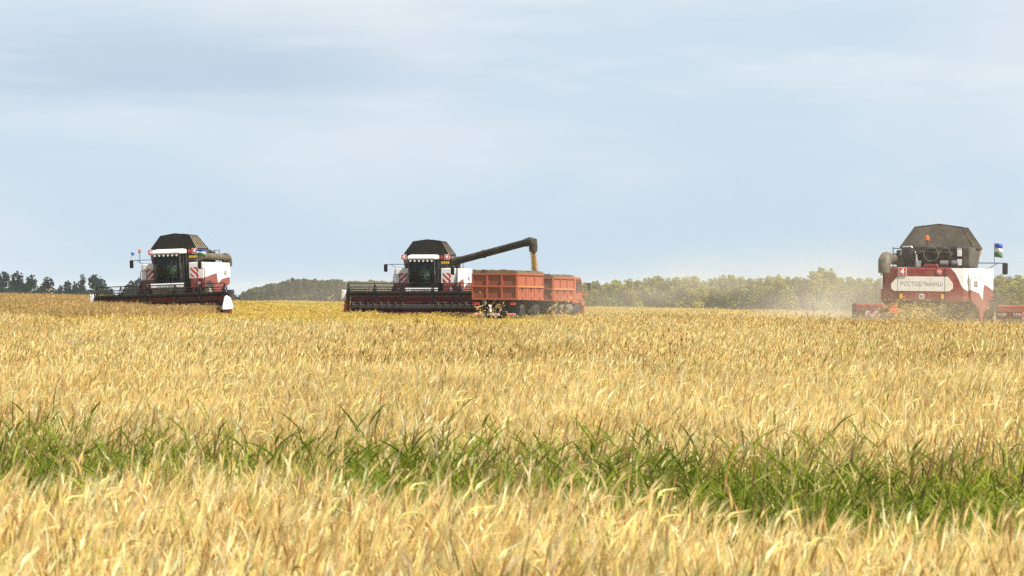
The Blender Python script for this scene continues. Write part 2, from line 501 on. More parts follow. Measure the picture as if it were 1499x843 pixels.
GREENS = [((0.170, 0.215, 0.020), 5), ((0.215, 0.255, 0.032), 3), ((0.110, 0.155, 0.015), 4), ((0.30, 0.29, 0.075), 1.6), ((0.50, 0.40, 0.16), 0.9)]
def grass_patch(name, size, count, hgt, clumps=5):
    """couch grass: upright culms carrying arching blades, some dry ones and a few brown seed heads"""
    B = Blades()
    cs = [(rnd(-size / 2, size / 2), rnd(-size / 2, size / 2), rnd(0.72, 1.15)) for _ in range(clumps)]
    for _ in range(count):
        cx, cy, ch = random.choice(cs)
        p = Vector((cx + random.gauss(0, size * 0.17), cy + random.gauss(0, size * 0.17), 0))
        h = max(0.3, random.gauss(hgt * ch, hgt * 0.13)) * .8
        a = rnd(0, 2 * math.pi)
        ln = (WIND * random.gauss(0.14, 0.14) + Vector((math.cos(a), math.sin(a), 0)) * abs(random.gauss(0, 0.16))) * h
        P = lambda t: p + ln * t ** 1.8 + Vector((0, 0, h * t))
        c = jit(pick(GREENS), 0.16)
        B.strip([P(0), P(.35), P(.7), P(1)], [.006, .006, .005, .004], Vector((1, .2, 0)).normalized(), c)
        for k in range(random.randint(4, 6)):
            t0 = rnd(.3, 1.0); q = P(t0)
            b = rnd(0, 2 * math.pi)
            out = (Vector((math.cos(b), math.sin(b) * .8, 0)) + WIND * rnd(-.1, .7)).normalized()
            L = rnd(.10, .23); up = rnd(.9, 2.4); w = rnd(.006, .013)
            d0 = (out + Vector((0, 0, up))).normalized()
            pts = [q]
            d = d0
            for m in range(4):
                d = (d + Vector((0, 0, -.05 - .17 * random.random() * (m + .3) / 2)) + out * .08).normalized()
                pts.append(pts[-1] + d * L / 4)
            side = d0.cross(Vector((rnd(-.5, .5), rnd(-1, -.2), .2))).normalized()
            B.strip(pts, [w * .6, w, w * .95, w * .6, 0], side, jit(c, .13))
        if random.random() < .05:
            t = P(1); d = (ln * .6 + Vector((0, 0, h * .6))).normalized()
            B.spindle([t, t + d * .05, t + d * .10, t + d * .15], [.002, .006, .005, .001], 3, jit((.30, .19, .08), .15))
    return B.mesh(name, M['grass'])

def scatter(name, pts, meshes, label, cat='crop'):
    """one object whose geometry nodes set a patch on every point"""
    lib = bpy.data.collections.new(name + '_patches')
    for i, me in enumerate(meshes):
        lib.objects.link(bpy.data.objects.new('%s_patch_%02d' % (name, i), me))
    me = bpy.data.meshes.new(name)
    me.from_pydata([p[:3] for p in pts], [], [])
    for an, ty, vals in (('rz', 'FLOAT', [p[3] for p in pts]), ('sc', 'FLOAT', [p[4] for p in pts]), ('sz', 'FLOAT', [p[5] for p in pts]), ('id_patch', 'INT', [p[6] for p in pts])):
        at = me.attributes.new(an, ty, 'POINT'); at.data.foreach_set('value', vals)
    o = bpy.data.objects.new(name, me); col.objects.link(o)
    ng = bpy.data.node_groups.new(name + '_nodes', 'GeometryNodeTree')
    ng.interface.new_socket('Geometry', in_out='INPUT', socket_type='NodeSocketGeometry')
    ng.interface.new_socket('Geometry', in_out='OUTPUT', socket_type='NodeSocketGeometry')
    N, Lk = ng.nodes, ng.links
    gi, go = N.new('NodeGroupInput'), N.new('NodeGroupOutput')
    ci = N.new('GeometryNodeCollectionInfo'); ci.inputs['Collection'].default_value = lib
    ci.inputs['Separate Children'].default_value = True; ci.inputs['Reset Children'].default_value = True
    ip = N.new('GeometryNodeInstanceOnPoints'); ip.inputs['Pick Instance'].default_value = True
    def attr(an, ty):
        a = N.new('GeometryNodeInputNamedAttribute'); a.data_type = ty; a.inputs['Name'].default_value = an
        return a.outputs['Attribute']
    cr = N.new('ShaderNodeCombineXYZ'); Lk.new(attr('rz', 'FLOAT'), cr.inputs['Z'])
    cs = N.new('ShaderNodeCombineXYZ'); s_ = attr('sc', 'FLOAT')
    Lk.new(s_, cs.inputs['X']); Lk.new(s_, cs.inputs['Y']); Lk.new(attr('sz', 'FLOAT'), cs.inputs['Z'])
    Lk.new(gi.outputs[0], ip.inputs['Points']); Lk.new(ci.outputs[0], ip.inputs['Instance'])
    Lk.new(attr('id_patch', 'INT'), ip.inputs['Instance Index'])
    Lk.new(cr.outputs[0], ip.inputs['Rotation']); Lk.new(cs.outputs[0], ip.inputs['Scale'])
    Lk.new(ip.outputs[0], go.inputs[0])
    md = o.modifiers.new('scatter', 'NODES'); md.node_group = ng
    return tag(o, label, cat, kind='stuff')

def band(x, y):
    """how far inside the green weedy strip (1 inside, 0 outside)"""
    u = x / y * 6246 / 749.5                      # roughly -1 .. 1 over the width of the view
    n1 = noise.noise(Vector((x * 0.9, y * 0.35, 3.0))) * 0.9 + noise.noise(Vector((x * 2.3, y * 0.9, 9.0))) * 0.6
    front = 18.1 - 2.2 * u + n1 * 0.9
    back = 25.4 - 1.3 * u + 1.2 * noise.noise(Vector((x * 0.8, 1.0, 5.0))) + n1 * 1.0 + 1.2 * smooth(-0.75, -1.05, u)
    if y < front: return 0
    return smooth(back + 1.2, back - 1.2, y) * smooth(front, front + 0.8, y)

def half(y): return 0.122 * y + 4.2              # half the view's width with a margin

def place(y0, y1, step, test):
    pts = []
    y = y0
    while y < y1:
        st = step(y) if callable(step) else step
        x = -half(y)
        while x < half(y):
            px, py = x + rnd(-.5, .5) * st, y + rnd(-.5, .5) * st
            r = test(px, py)
            if r: pts.append((px, py, gz(px, py), *r))
            x += st
        y += st
    return pts

ROT = lambda: random.gauss(0, 0.35)               # patches keep their lean down-wind
EQUIP = []                                        # footprints kept free of crop: (x, y, yaw, half length behind/ahead, half width)
def clear_of(px, py):
    for (ex, ey, yaw, y0, y1, hw) in EQUIP:
        dx, dy = px - ex, py - ey
        lx = dx * math.cos(-yaw) - dy * math.sin(-yaw); ly = dx * math.sin(-yaw) + dy * math.cos(-yaw)
        if abs(lx) < hw and y0 < ly < y1: return False
    return True

LEFT = dict(x=-18.15, y=231.5, yaw=math.pi - R(9.6))
MID = dict(x=-4.75, y=239.0, yaw=math.pi - R(8.0))
RIGHT = dict(x=15.95, y=157.9, yaw=-R(12.0))
for q in (LEFT, MID, RIGHT):
    EQUIP.append((q['x'], q['y'], q['yaw'], -6.6, 4.0, 3.9))
TRL = dict(x=-0.93, y=227.0, yaw=-R(15))
EQUIP.append((TRL['x'], TRL['y'], TRL['yaw'], -0.6, 15.5, 1.6))

def crop():
    NV = 5
    near = [wheat_patch('wheat', 1.15, 620, STRAW, 0.80, 0.07, 0) for _ in range(NV)]
    mid = [wheat_patch('wheat_mid', 1.6, 620, STRAW, 0.80, 0.08, 1, fat=1.25) for _ in range(4)] + [wheat_patch('wheat_mid', 1.6, 560, TAN, 0.78, 0.10, 1, fat=1.3) for _ in range(3)]
    far = [wheat_patch('wheat_far', 2.4, 700, STRAW, 0.78, 0.08, 1, fat=1.7) for _ in range(3)] + [wheat_patch('wheat_far', 2.4, 600, TAN, 0.76, 0.10, 1, fat=1.8) for _ in range(2)]
    lod = [wheat_patch('wheat_flat', 2.4, 420, LODGE, 0.46, 0.06, 1, lean=0.8, fat=2.0) for _ in range(4)]
    brn = [wheat_patch('wheat_brown', 2.6, 300, BROWN, 0.50, 0.08, 1, fat=2.4) for _ in range(3)]
    stb = [wheat_patch('stubble', 3.0, 420, LODGE, 0.30, 0.05, 1, lean=0.9, fat=2.4) for _ in range(3)]
    wav = lambda x, y: 1 + 0.09 * noise.noise(Vector((x * 0.5, y * 0.22, 1.0)))
    def t_near(x, y):
        if random.random() < band(x, y) * 0.90: return None
        return (ROT(), rnd(.92, 1.08), wav(x, y), random.randrange(NV))
    scatter('wheat_crop', place(7.5, 46, 0.98, t_near), near, 'ripe golden barley standing in the foreground, with bent bearded ears')
    def t_mid(x, y): return (ROT(), rnd(.92, 1.1), wav(x, y) * rnd(.92, 1.06), random.randrange(4) if noise.noise(Vector((x * .35, y * .08, 6))) + rnd(-.25, .25) < .22 else random.randrange(4, 7))
    scatter('wheat_crop', place(46, 97, 1.25, t_mid), mid, 'ripe tan barley in the middle distance beyond the green weed strip')
    lodged = lambda x, y: x < 2.5 + 4 * noise.noise(Vector((x * .05, y * .03, 2))) + 0.02 * (y - 95)
    def t_far(x, y):
        if lodged(x, y) or not clear_of(x, y): return None
        return (ROT(), rnd(.92, 1.1), wav(x, y) * rnd(.9, 1.04), random.randrange(3) if noise.noise(Vector((x * .2, y * .06, 6))) + rnd(-.25, .25) < .08 else random.randrange(3, 5))
    scatter('wheat_crop', place(97, 165, 1.9, t_far), far, 'yellow barley standing around the rear-facing harvester on the right')
    def t_lod(x, y):
        if not lodged(x, y) or not clear_of(x, y): return None
        if x < -16.5 - .04 * (y - 200) + 2 * noise.noise(Vector((x * .1, y * .1, 0))) and y > 165: return None
        return (random.gauss(0, 1.2), rnd(.9, 1.15), rnd(.7, 1.25) * (1 - .6 * smooth(125, 205, y)), random.randrange(4))
    scatter('flattened_crop', place(97, 226, 1.9, t_lod), lod, 'bright yellow wind-flattened barley in front of the two harvesters on the left')
    def t_brn(x, y):
        if not clear_of(x, y) or not x < -16.5 - .04 * (y - 200) + 2 * noise.noise(Vector((x * .1, y * .1, 0))): return None
        if x > LEFT['x'] - 4 and y > LEFT['y'] - 3: return None
        return (ROT(), rnd(.9, 1.1), rnd(.8, 1.1), random.randrange(3))
    scatter('wheat_crop', place(165, 340, 2.2, t_brn), brn, 'uncut brownish barley beside and before the leftmost harvester')
    def t_stb(x, y):
        if not clear_of(x, y): return None
        if y < 226 and lodged(x, y): return None
        if x < LEFT['x'] - 4 or (y < LEFT['y'] - 3 and x < -16.5): return None
        if y < 165: return None
        return (random.gauss(0, 1), rnd(.9, 1.1), rnd(.7, 1.2), random.randrange(3))
    scatter('stubble', place(165, 420, 2.7, t_stb), stb, 'pale cut stubble behind the harvesters, running to the tree belt')
    # the weedy strip
    gp = [grass_patch('green_grass', 0.9, 150, 0.95) for _ in range(5)]
    def t_g(x, y):
        b = band(x, y)
        if random.random() > b * (.95 + .3 * noise.noise(Vector((x * .9, y * .5, 13)))): return None
        return (random.gauss(0, 0.5), rnd(.85, 1.1), .93 + .3 * noise.noise(Vector((x * 1.1, y * .5, 7))) + rnd(-.15, .15), random.randrange(5))
    pts = place(11.5, 32, 0.6, t_g)
    thin = [grass_patch('green_tuft', 0.35, 9, 0.98, 2) for _ in range(3)]
    scatter('green_grass', pts, gp, 'strip of long green couch grass bent by the wind across the barley', 'grass')
    def t_t(x, y):
        k = 0.5 if 22 < y < 31 else 0.03
        if random.random() > k * (0.5 + noise.noise(Vector((x * .5, y * .2, 4)))): return None
        return (random.gauss(0, 0.5), rnd(.8, 1.1), rnd(.9, 1.15), random.randrange(3))
    scatter('grass_tufts', place(13, 90, 0.9, t_t), thin, 'loose green grass tufts poking out of the barley', 'grass')
crop()

# ------------------------------------------------------------------ vehicle building blocks
def wheel(parent, x, y, r, w, lugs=0, rim=None, label=None):
    b = MB()
    rr = r * 0.58
    b.lathe([(rr, x - w * .38), (rr, x - w * .2), (rr * .5, x - w * .16), (0, x - w * .16)], (0, y, r), 'x', 20)
    b.lathe([(rr, x + w * .38), (rr, x + w * .2), (rr * .5, x + w * .16), (0, x + w * .16)], (0, y, r), 'x', 20)
    o = b.build('wheel', rim or M['rim'], parent, smooth_=True)
    t = MB()
    t.lathe([(rr, x - w * .36), (r * .8, x - w * .5), (r * .93, x - w * .47), (r * .97, x - w * .3), (r * .97, x + w * .3),
             (r * .93, x + w * .47), (r * .8, x + w * .5), (rr, x + w * .36)], (0, y, r), 'x', 28)
    for k in range(lugs):
        for sgn in (-1, 1):
            a = 2 * math.pi * (k + (0.5 if sgn > 0 else 0)) / lugs
            c = Vector((x + sgn * w * .24, y + r * .97 * math.cos(a), r + r * .97 * math.sin(a)))
            Mx = Matrix.Rotation(a - math.pi / 2, 3, 'X') @ Matrix.Rotation(sgn * 0.6, 3, 'Z')
            vs = [Mx @ Vector((dx, dy, dz)) + c for dz in (-.04, .035) for dy in (-.035, .035) for dx in (-w * .27, w * .27)]
            t.add(vs, [(0, 2, 3, 1), (4, 5, 7, 6), (0, 1, 5, 4), (2, 6, 7, 3), (0, 4, 6, 2), (1, 3, 7, 5)])
    t.build('tyre', M['tyre'], o, smooth_=True)
    return o

def clip_z(poly, lo, hi):
    for lim, sg in ((lo, 1), (hi, -1)):
        out = []
        for k in range(len(poly)):
            (u0, v0), (u1, v1) = poly[k - 1], poly[k]
            a, b = sg * (v0 - lim) >= 0, sg * (v1 - lim) >= 0
            if a != b:
                t = (lim - v0) / (v1 - v0); out.append((u0 + (u1 - u0) * t, lim))
            if b: out.append((u1, v1))
        poly = out
    return poly

def warning_board(parent, c, face, w=0.42, h=0.5, tilt=1):
    """red and white diagonal stripes, facing +Y (face=1) or -Y"""
    x, y, z = c
    b = MB()
    b.box(x - w / 2, x + w / 2, y - .012, y + .012, z - h / 2, z + h / 2)
    o = b.build('warning_board', M['white'], parent)
    yf = y + face * .016
    for k in range(-1, 2):
        z0 = z - w / 2 - .075 + k * .31
        poly = [(-w / 2, z0), (w / 2, z0 + w), (w / 2, z0 + w + .15), (-w / 2, z0 + .15)]
        if tilt < 0: poly = [(-u, v) for u, v in poly][::-1]
        poly = clip_z(poly, z - h / 2, z + h / 2)
        if len(poly) > 2:
            s = MB(); s.prism([(u + x, v) for u, v in poly], 'y', yf - .003, yf + .003)
            s.build('stripe', M['plate_red'], o)
    return o

def number_plate(parent, c, face, txt='4', s=0.29):
    x, y, z = c
    b = MB(); b.box(x - s / 2, x + s / 2, y - .012, y + .012, z - s / 2, z + s / 2)
    o = b.build('number_plate', M['letter_white'], parent)
    p = MB(); k = s / 2 - .018; p.box(x - k, x + k, y + face * .013 - .003, y + face * .013 + .003, z - k, z + k)
    p.build('plate_face', M['plate_red'], o)
    text_mesh('numeral', txt, s * 0.95, M['letter_white'], o, (x, y + face * .021, z), (R(90), 0, R(180) if face > 0 else 0), bold=0.012)
    return o

def flag(parent, base, h, w, hgt, dirv):
    b = MB(); p = Vector(base)
    b.tube([p, p + Vector((0, 0, h))], 0.012, 6)
    o = b.build('flag', M['steel'], parent)
    d = Vector(dirv).normalized()
    for i, k in enumerate(('green', 'flagwhite', 'blue')):
        c = MB(); n = 8; vs = []
        for j in range(n + 1):
            t = j / n
            off = Vector((-d.y, d.x, 0)) * 0.05 * math.sin(t * 7) + Vector((0, 0, -0.12 * t * t * w))
            for zz in (0, 1):
                vs.append(p + d * (w * t) + off + Vector((0, 0, h - hgt + hgt * (i + zz) / 3 - 0.01 * (1 - zz))))
        c.add(vs, [(2 * j, 2 * j + 2, 2 * j + 3, 2 * j + 1) for j in range(n)])
        f = c.build('flag_stripe', M[k], o, smooth_=True)
        md = f.modifiers.new('thick', 'SOLIDIFY'); md.thickness = 0.004
    return o

def beacon(parent, x, y, z0, z1, r=0.07):
    b = MB(); b.tube([(x, y, z0), (x, y, z1)], 0.018, 6); b.lathe([(r * 1.1, z1 - .03), (r * 1.1, z1)], (x, y, 0), 'z', 12)
    o = b.build('beacon', M['dark'], parent)
    d = MB(); d.lathe([(r, z1 + .001), (r, z1 + .1), (r * .7, z1 + .16), (0, z1 + .18)], (x, y, 0), 'z', 12)
    d.build('beacon_dome', M['amber'], o, smooth_=True)

def mirror(parent, root, tip, w=0.2, h=0.4):
    r0, t = Vector(root), Vector(tip)
    b = MB(); b.tube([r0, Vector((t.x, t.y, r0.z))], 0.02, 6)
    m_ = (r0 * 0.45 + Vector((t.x, t.y, r0.z)) * 0.55)
    b.tube([r0 + Vector((0, 0, -.22)), m_ + Vector((0, 0, -.2)), m_ + Vector(((t.x - r0.x) * .25, 0, 0))], 0.014, 6)
    o = b.build('mirror_arm', M['dark'], parent)
    g = MB(); g.box(t.x - w / 2, t.x + w / 2, t.y - .06, t.y + .06, t.z - h, t.z + .03)
    q = g.build('mirror', M['black'], o, bevel=0.04)
    return o

def seated_person(label, loc, yaw, shirt):
    """driver sitting, hands on the wheel; origin at the hip point, facing +Y; one skinned body"""
    J = [((0, 0, 0.0), .15), ((0, .01, .2), .15), ((0, .0, .40), .165), ((0, -.01, .50), .09), ((0, .01, .575), .06), ((0, .025, .66), .085), ((0, .03, .745), .092), ((0, .025, .80), .07),
         ((.1, .02, -.02), .1), ((.13, .42, .0), .075), ((.13, .47, -.40), .05), ((.13, .6, -.43), .045),
         ((-.1, .02, -.02), .1), ((-.13, .42, .0), .075), ((-.13, .47, -.40), .05), ((-.13, .6, -.43), .045),
         ((.19, -.01, .46), .07), ((.25, .1, .20), .048), ((.13, .38, .24), .035), ((.11, .45, .26), .04),
         ((-.19, -.01, .46), .07), ((-.25, .1, .20), .048), ((-.13, .38, .24), .035), ((-.11, .45, .26), .04)]
    E = [(0, 1), (1, 2), (2, 3), (3, 4), (4, 5), (5, 6), (6, 7), (0, 8), (8, 9), (9, 10), (10, 11), (0, 12), (12, 13), (13, 14), (14, 15),
         (2, 16), (16, 17), (17, 18), (18, 19), (2, 20), (20, 21), (21, 22), (22, 23)]
    for sx in (1, -1):                              # fingers closed round the rim
        h = 19 if sx > 0 else 23
        for k in range(4):
            i = len(J); x = sx * (.105 + .0 * k); z = .285 - .022 * k
            J += [((x - sx * .01, .49, z), .011), ((x - sx * .03, .515, z), .0095), ((x - sx * .055, .50, z), .008)]
            E += [(h, i), (i, i + 1), (i + 1, i + 2)]
        i = len(J); J += [((sx * .075, .455, .285), .012), ((sx * .055, .47, .30), .009)]; E += [(h, i), (i, i + 1)]
    i = len(J); J += [((0, .12, .70), .02)]; E += [(5, i)]                      # nose
    me = bpy.data.meshes.new('person_skeleton')
    me.from_pydata([j[0] for j in J], E, [])
    o = bpy.data.objects.new('person_skeleton', me); col.objects.link(o)
    sk = o.modifiers.new('skin', 'SKIN'); sk.use_smooth_shade = True
    for v, j in zip(me.skin_vertices[0].data, J): v.radius = (j[1], j[1])
    me.skin_vertices[0].data[0].use_root = True
    ss = o.modifiers.new('sub', 'SUBSURF'); ss.levels = 1; ss.render_levels = 1
    bpy.context.view_layer.update()
    nm = bpy.data.meshes.new_from_object(o.evaluated_get(bpy.context.evaluated_depsgraph_get()))
    col.objects.unlink(o); bpy.data.objects.remove(o)
    for k in (M['skin'], shirt, M['trousers']): nm.materials.append(k)
    for p in nm.polygons:
        x, y, z = p.center
        p.material_index = 0 if (z > .55 or (y > .33 and z > .15)) else (2 if (z < .06 or y > .3) else 1)
    pr = thing('person', label, 'person', loc, (0, 0, yaw))
    b = bpy.data.objects.new('body', nm); col.objects.link(b); b.parent = pr
    h = MB(); h.lathe([(.102, .77), (.105, .80), (.09, .85), (.05, .89), (0, .90)], (0, .02, 0), 'z', 14)
    h.box(-.06, .06, .10, .17, .775, .79)
    h.build('cap', M['hair'], pr, smooth_=True)
    for sx in (-1, 1):
        e = MB(); e.lathe([(0, -.012), (.011, 0), (0, .012)], (sx * .035, .112, .735), 'y', 8)
        e.build('eye', M['black'], pr)
    return pr

# ------------------------------------------------------------------ combine harvester
def combine(cfg, label, W=7.4, auger='folded', left_flag=False, right_flag=False, roll=0.0, pitch=0.0, dz=0.0, extras=(), driver=None, hz=0.0, reel_dz=0.0, roof=1.25):
    gx, gy = cfg['x'], cfg['y']
    root = thing('combine_harvester', label, 'combine harvester', (gx, gy, gz(gx, gy) + dz), (pitch, roll, cfg['yaw']),
                 'red and white combine harvesters working the field')
    # chassis and threshing body (inner)
    b = MB()
    b.box(-1.25, 1.25, -5.2, .55, 1.15, 2.8)
    b.box(-.95, .95, -3.2, .9, .75, 1.15)
    b.tube([(-1.5, 0, .9), (1.5, 0, .9)], .16, 10)
    b.tube([(-1.3, -3.9, .68), (1.3, -3.9, .68)], .1, 8)
    b.box(-.25, .25, -4.1, -3.7, .62, 1.2)
    b.box(-1.6, -1.25, -2.6, -1.0, 1.2, 1.9); b.box(1.25, 1.6, -2.6, -1.0, 1.2, 1.9)
    b.build('chassis', M['chassis'], root, bevel=.03)
    # side panels
    side = [(.5, 2.86), (-5.75, 2.86), (-5.85, 2.5), (-5.75, 1.75), (-5.2, 1.62), (-3.6, 1.45), (-2.9, .95), (-2.55, .86), (-2.1, 1.25), (.5, 1.5)]
    whitep = [(.503, 2.864), (-5.78, 2.864), (-5.885, 2.5), (-5.84, 2.08), (-3.6, 1.96), (-2.6, 1.72), (-2.45, 2.0), (-2.3, 2.28), (-1.2, 2.2), (.503, 2.05)]
    FL = lambda y: -.07 + .17 * (y + 5.8) / 6.3
    for sx in (-1, 1):
        p = MB()
        p.prism(side, 'x', sx * 1.62, sx * 1.68)
        po = p.build('side_panel', M['red'], root, bevel=.02)
        # flare the panel outwards towards the front
        for v in po.data.vertices: v.co.x += sx * FL(v.co.y)
        q = MB(); q.prism(whitep, 'x', sx * 1.61, sx * 1.688)
        qo = q.build('white_panel', M['white'], po)
        for v in qo.data.vertices: v.co.x += sx * FL(v.co.y)
        ln = MB(); ln.tube([(sx * (1.69 + FL(y)), y, z) for y, z in ((-5.3, 2.55), (-3.6, 2.5), (-2.2, 2.38), (-.6, 2.1))], .008, 4)
        ln.build('panel_seam', M['dark'], po)
        text_mesh('lettering', 'ACROS', .3, M['letter_dark'], po, (sx * (1.693 + FL(-4.6)), -4.6, 2.28), (R(90), 0, (R(90) - .027) * sx), width=1.0)
    # front shoulders: white upper, red lower
    for sx in (-1, 1):
        s = MB(); s.box(min(sx * .86, sx * 1.7), max(sx * .86, sx * 1.7), .2, .62, 1.98, 2.87)
        so = s.build('shoulder_panel', M['white'], root, bevel=.04)
        s = MB(); s.box(min(sx * .93, sx * 1.78), max(sx * .93, sx * 1.78), .2, .70, 1.42, 1.977)
        s.build('lower_shoulder', M['red'], so, bevel=.03)
        hl = MB(); hl.box(sx * 1.45 - .07, sx * 1.45 + .07, .7, .73, 1.62, 1.78); hl.build('headlight', M['lens'], root)
        warning_board(root, (sx * 1.26, .9 if sx < 0 else .66, 2.33), 1, .46, .54, -sx)
        rl = MB(); z = 2.72
        rl.tube([(sx * 1.75, .75, 1.6), (sx * 1.78, .8, 2.35), (sx * 1.75, .8, 2.5), (sx * 1.45, .85, 2.52), (sx * 1.4, .9, 2.4), (sx * 1.42, .95, 1.6)], .02, 6)
        rl.tube([(sx * 1.05, .85, 1.6), (sx * 1.02, .85, 2.3), (sx * 1.1, .85, 2.5), (sx * 1.3, .85, 2.5)], .016, 6)
        rl.build('handrail', M['dark'], root)
    pl = MB(); pl.box(-1.78, -.9, .7, 1.5, 1.46, 1.52)
    for k in range(4): pl.box(-1.75, -1.35, 1.3 + .12 * k, 1.42 + .12 * k, 1.25 - .3 * k, 1.28 - .3 * k)
    pl.box(-1.76, -1.73, 1.3, 1.8, .3, 1.5, rot=None); pl.box(-1.36, -1.33, 1.3, 1.8, .3, 1.5)
    pl.build('ladder', M['shaded_red'], root)
    # grain tank and its folding roof
    t = MB(); t.prism([(-1.2, 2.87), (1.2, 2.87), (1.3, 3.45), (1.25, 3.62), (-1.25, 3.62), (-1.3, 3.45)], 'y', -2.3, .48)
    to = t.build('grain_tank', M['tank'], root, bevel=.03)
    rf = MB()
    yb0, yb1, yt0, yt1 = -2.35, .50, -1.85, .05
    rb, rt, zb, zt = roof, roof - .46, 3.64, 4.36
    vs = [(-rb, yb0, zb), (rb, yb0, zb), (rb, yb1, zb), (-rb, yb1, zb), (-rt, yt0, zt), (rt, yt0, zt), (rt, yt1, zt), (-rt, yt1, zt),
          (0, yt0 + .076, zt + .11), (0, yt1 - .069, zt + .11)]
    rf.add(vs, [(0, 1, 5, 8, 4), (2, 3, 7, 9, 6), (4, 8, 9, 7), (8, 5, 6, 9)], 0)
    rf.add(vs, [(1, 2, 6, 5), (3, 0, 4, 7)], 1)
    rf.box(-rb - .03, rb + .03, yb0 - .03, yb1 + .03, zb - .05, zb, 0)
    # ribs on the two long flaps
    for sx in (-1, 1):
        for k in range(6):
            f = (k + .3) / 5.6
            y0 = yb0 + (yb1 - yb0) * f; y1 = yt0 + (yt1 - yt0) * f
            rf.tube([(sx * (rb + .012), y0, zb), (sx * (rt + .012), y1, zt)], .022, 5, 0)
    for yy, y2 in ((yb1, yt1), (yb0, yt0)):
        for sx in (-1, 1): rf.tube([(sx * rb, yy, zb), (sx * rt, y2, zt), (0, y2 + (.076 if y2 < -1 else -.069), zt + .11)], .025, 5, 0)
    rf.build('tank_roof', [M['canvas_dusty' if 'dusty' in extras else 'canvas'], M['canvas_rib']], to)
    # cab
    c = MB()
    X = .74
    P = {'fl': (-.80, 2.05), 'fr': (.80, 2.05)}
    for sx in (-1, 1):
        c.tube([(sx * .69, 1.72, 1.75), (sx * .72, 2.0, 2.5), (sx * .69, 1.85, 3.36)], .045, 6)
        c.tube([(sx * X, .66, 1.75), (sx * X, .66, 3.36)], .06, 6)
        c.tube([(sx * .73, 1.2, 1.75), (sx * .74, 1.25, 3.36)], .03, 6)
    c.box(-.74, .74, .62, 1.85, 1.70, 1.80)
    c.box(-.74, .74, .60, .66, 1.8, 3.36)
    co = c.build('cab', M['dark'], root)
    g = MB(); n = 8
    vs = []
    for i in range(n + 1):
        a = -1 + 2 * i / n
        for z, bul in ((1.78, .0), (2.5, .22), (3.35, .08)):
            vs.append((a * .68, 1.72 + bul + .16 * (1 - a * a), z))
    g.add(vs, [(i * 3 + k, i * 3 + 3 + k, i * 3 + 4 + k, i * 3 + 1 + k) for i in range(n) for k in range(2)])
    g.build('windscreen', M['glass'], co, smooth_=True)
    for sx in (-1, 1):
        g = MB(); g.add([(sx * .735, .7, 1.8), (sx * .705, 1.72, 1.8), (sx * .735, 1.98, 2.5), (sx * .705, 1.84, 3.35), (sx * .735, .7, 3.35)], [(0, 1, 2, 3, 4)])
        g.build('side_window', M['glass'], co)
    r_ = MB(); r_.prism([(.5, 3.36), (2.12, 3.33), (2.2, 3.42), (2.05, 3.55), (1.2, 3.62), (.5, 3.60)], 'x', -.77, .77)
    ro = r_.build('cab_roof', M['white'], co, bevel=.06, segs=3)
    for k in range(6):
        x = -.6 + 1.2 * k / 5
        l_ = MB(); l_.lathe([(.03, 2.02), (.075, 2.08), (.075, 2.14)], (x, 0, 3.27), 'y', 10); w_ = l_.build('work_light', M['dark'], ro)
        l_ = MB(); l_.lathe([(.066, 2.142), (.066, 2.148)], (x, 0, 3.27), 'y', 10); l_.build('lamp_lens', M['lens'], w_)
    st = MB(); st.box(-.26, .26, .78, 1.22, 2.02, 2.16); st.box(-.26, .26, .70, .82, 2.16, 2.85, rot=(.08, 0, 0)); st.box(-.15, .15, .85, 1.1, 1.8, 2.02)
    st.build('seat', M['seat'], co, bevel=.04)
    sw = MB()
    sw.tube([(.19 * math.cos(a), 1.46 + .1 * math.sin(a), 2.42 + .16 * math.sin(a)) for a in [2 * math.pi * k / 16 for k in range(17)]], .014, 6)
    sw.tube([(0, 1.46, 2.42), (0, 1.62, 1.8)], .04, 8)
    sw.build('steering_wheel', M['black'], co)
    bar = MB(); bar.prism([(-.88, 1.52), (.88, 1.52), (.93, 1.76), (-.93, 1.76)], 'y', 2.02, 2.10)
    bo = bar.build('front_panel', M['white'], root, bevel=.03)
    text_mesh('lettering', 'РОСТСЕЛЬМАШ', .15, M['letter_grey'], bo, (0, 2.108, 1.645), (R(90), 0, R(180)), width=1.05)
    # plates, beacons, mirrors, lamps on front of the tank
    number_plate(root, (1.24, .54, 3.49), 1); number_plate(root, (-1.2, .54, 3.49), 1)
    yb = MB()
    for k in range(4): yb.box(-1.34 + .12 * k, -1.25 + .12 * k, .55, .575, 3.12, 3.24)
    yb.build('yellow_marker', M['yellow'], root)
    ol = MB(); ol.box(-.97, -.86, .5, .56, 3.40, 3.58); ol.build('indicator', M['plate_red'], root)
    mirror(root, (.85, .95, 3.08), (2.15, 1.2, 3.06)); mirror(root, (-.85, .95, 3.08), (-1.62, 1.2, 2.92))
    # unloading auger
    if auger == 'folded':
        a = MB()
        A, B_ = Vector((-1.5, .1, 3.2)), Vector((-1.42, -5.85, 3.16))
        a.tube([A, A * .5 + B_ * .5, B_], .19, 16)
        a.tube([Vector((-1.2, .1, 2.9)), Vector((-1.3, .1, 3.2)), A], .22, 12)
        for f in (.15, .5, .85): a.tube([A.lerp(B_, f - .006), A.lerp(B_, f + .006)], .215, 16)
        ao = a.build('unloading_auger', M['auger_old'], root, smooth_=True)
        s = MB(); D = B_
        s.tube([D + Vector((0, .35, .03)), D + Vector((0, -.05, .03)), D + Vector((-.02, -.28, -.08)), D + Vector((-.03, -.36, -.3)), D + Vector((-.03, -.37, -.5))], [.22, .23, .24, .22, .21], 12)
        s.build('spout', M['auger_old'], ao, smooth_=True)
        k = MB(); k.box(-1.65, -1.5, -4.6, -4.5, 2.86, 3.0); k.build('auger_rest', M['dark'], root)
    else:
        a = MB()
        A, B_ = Vector((-1.55, .1, 3.22)), Vector((-6.15, 3.05, 4.30))
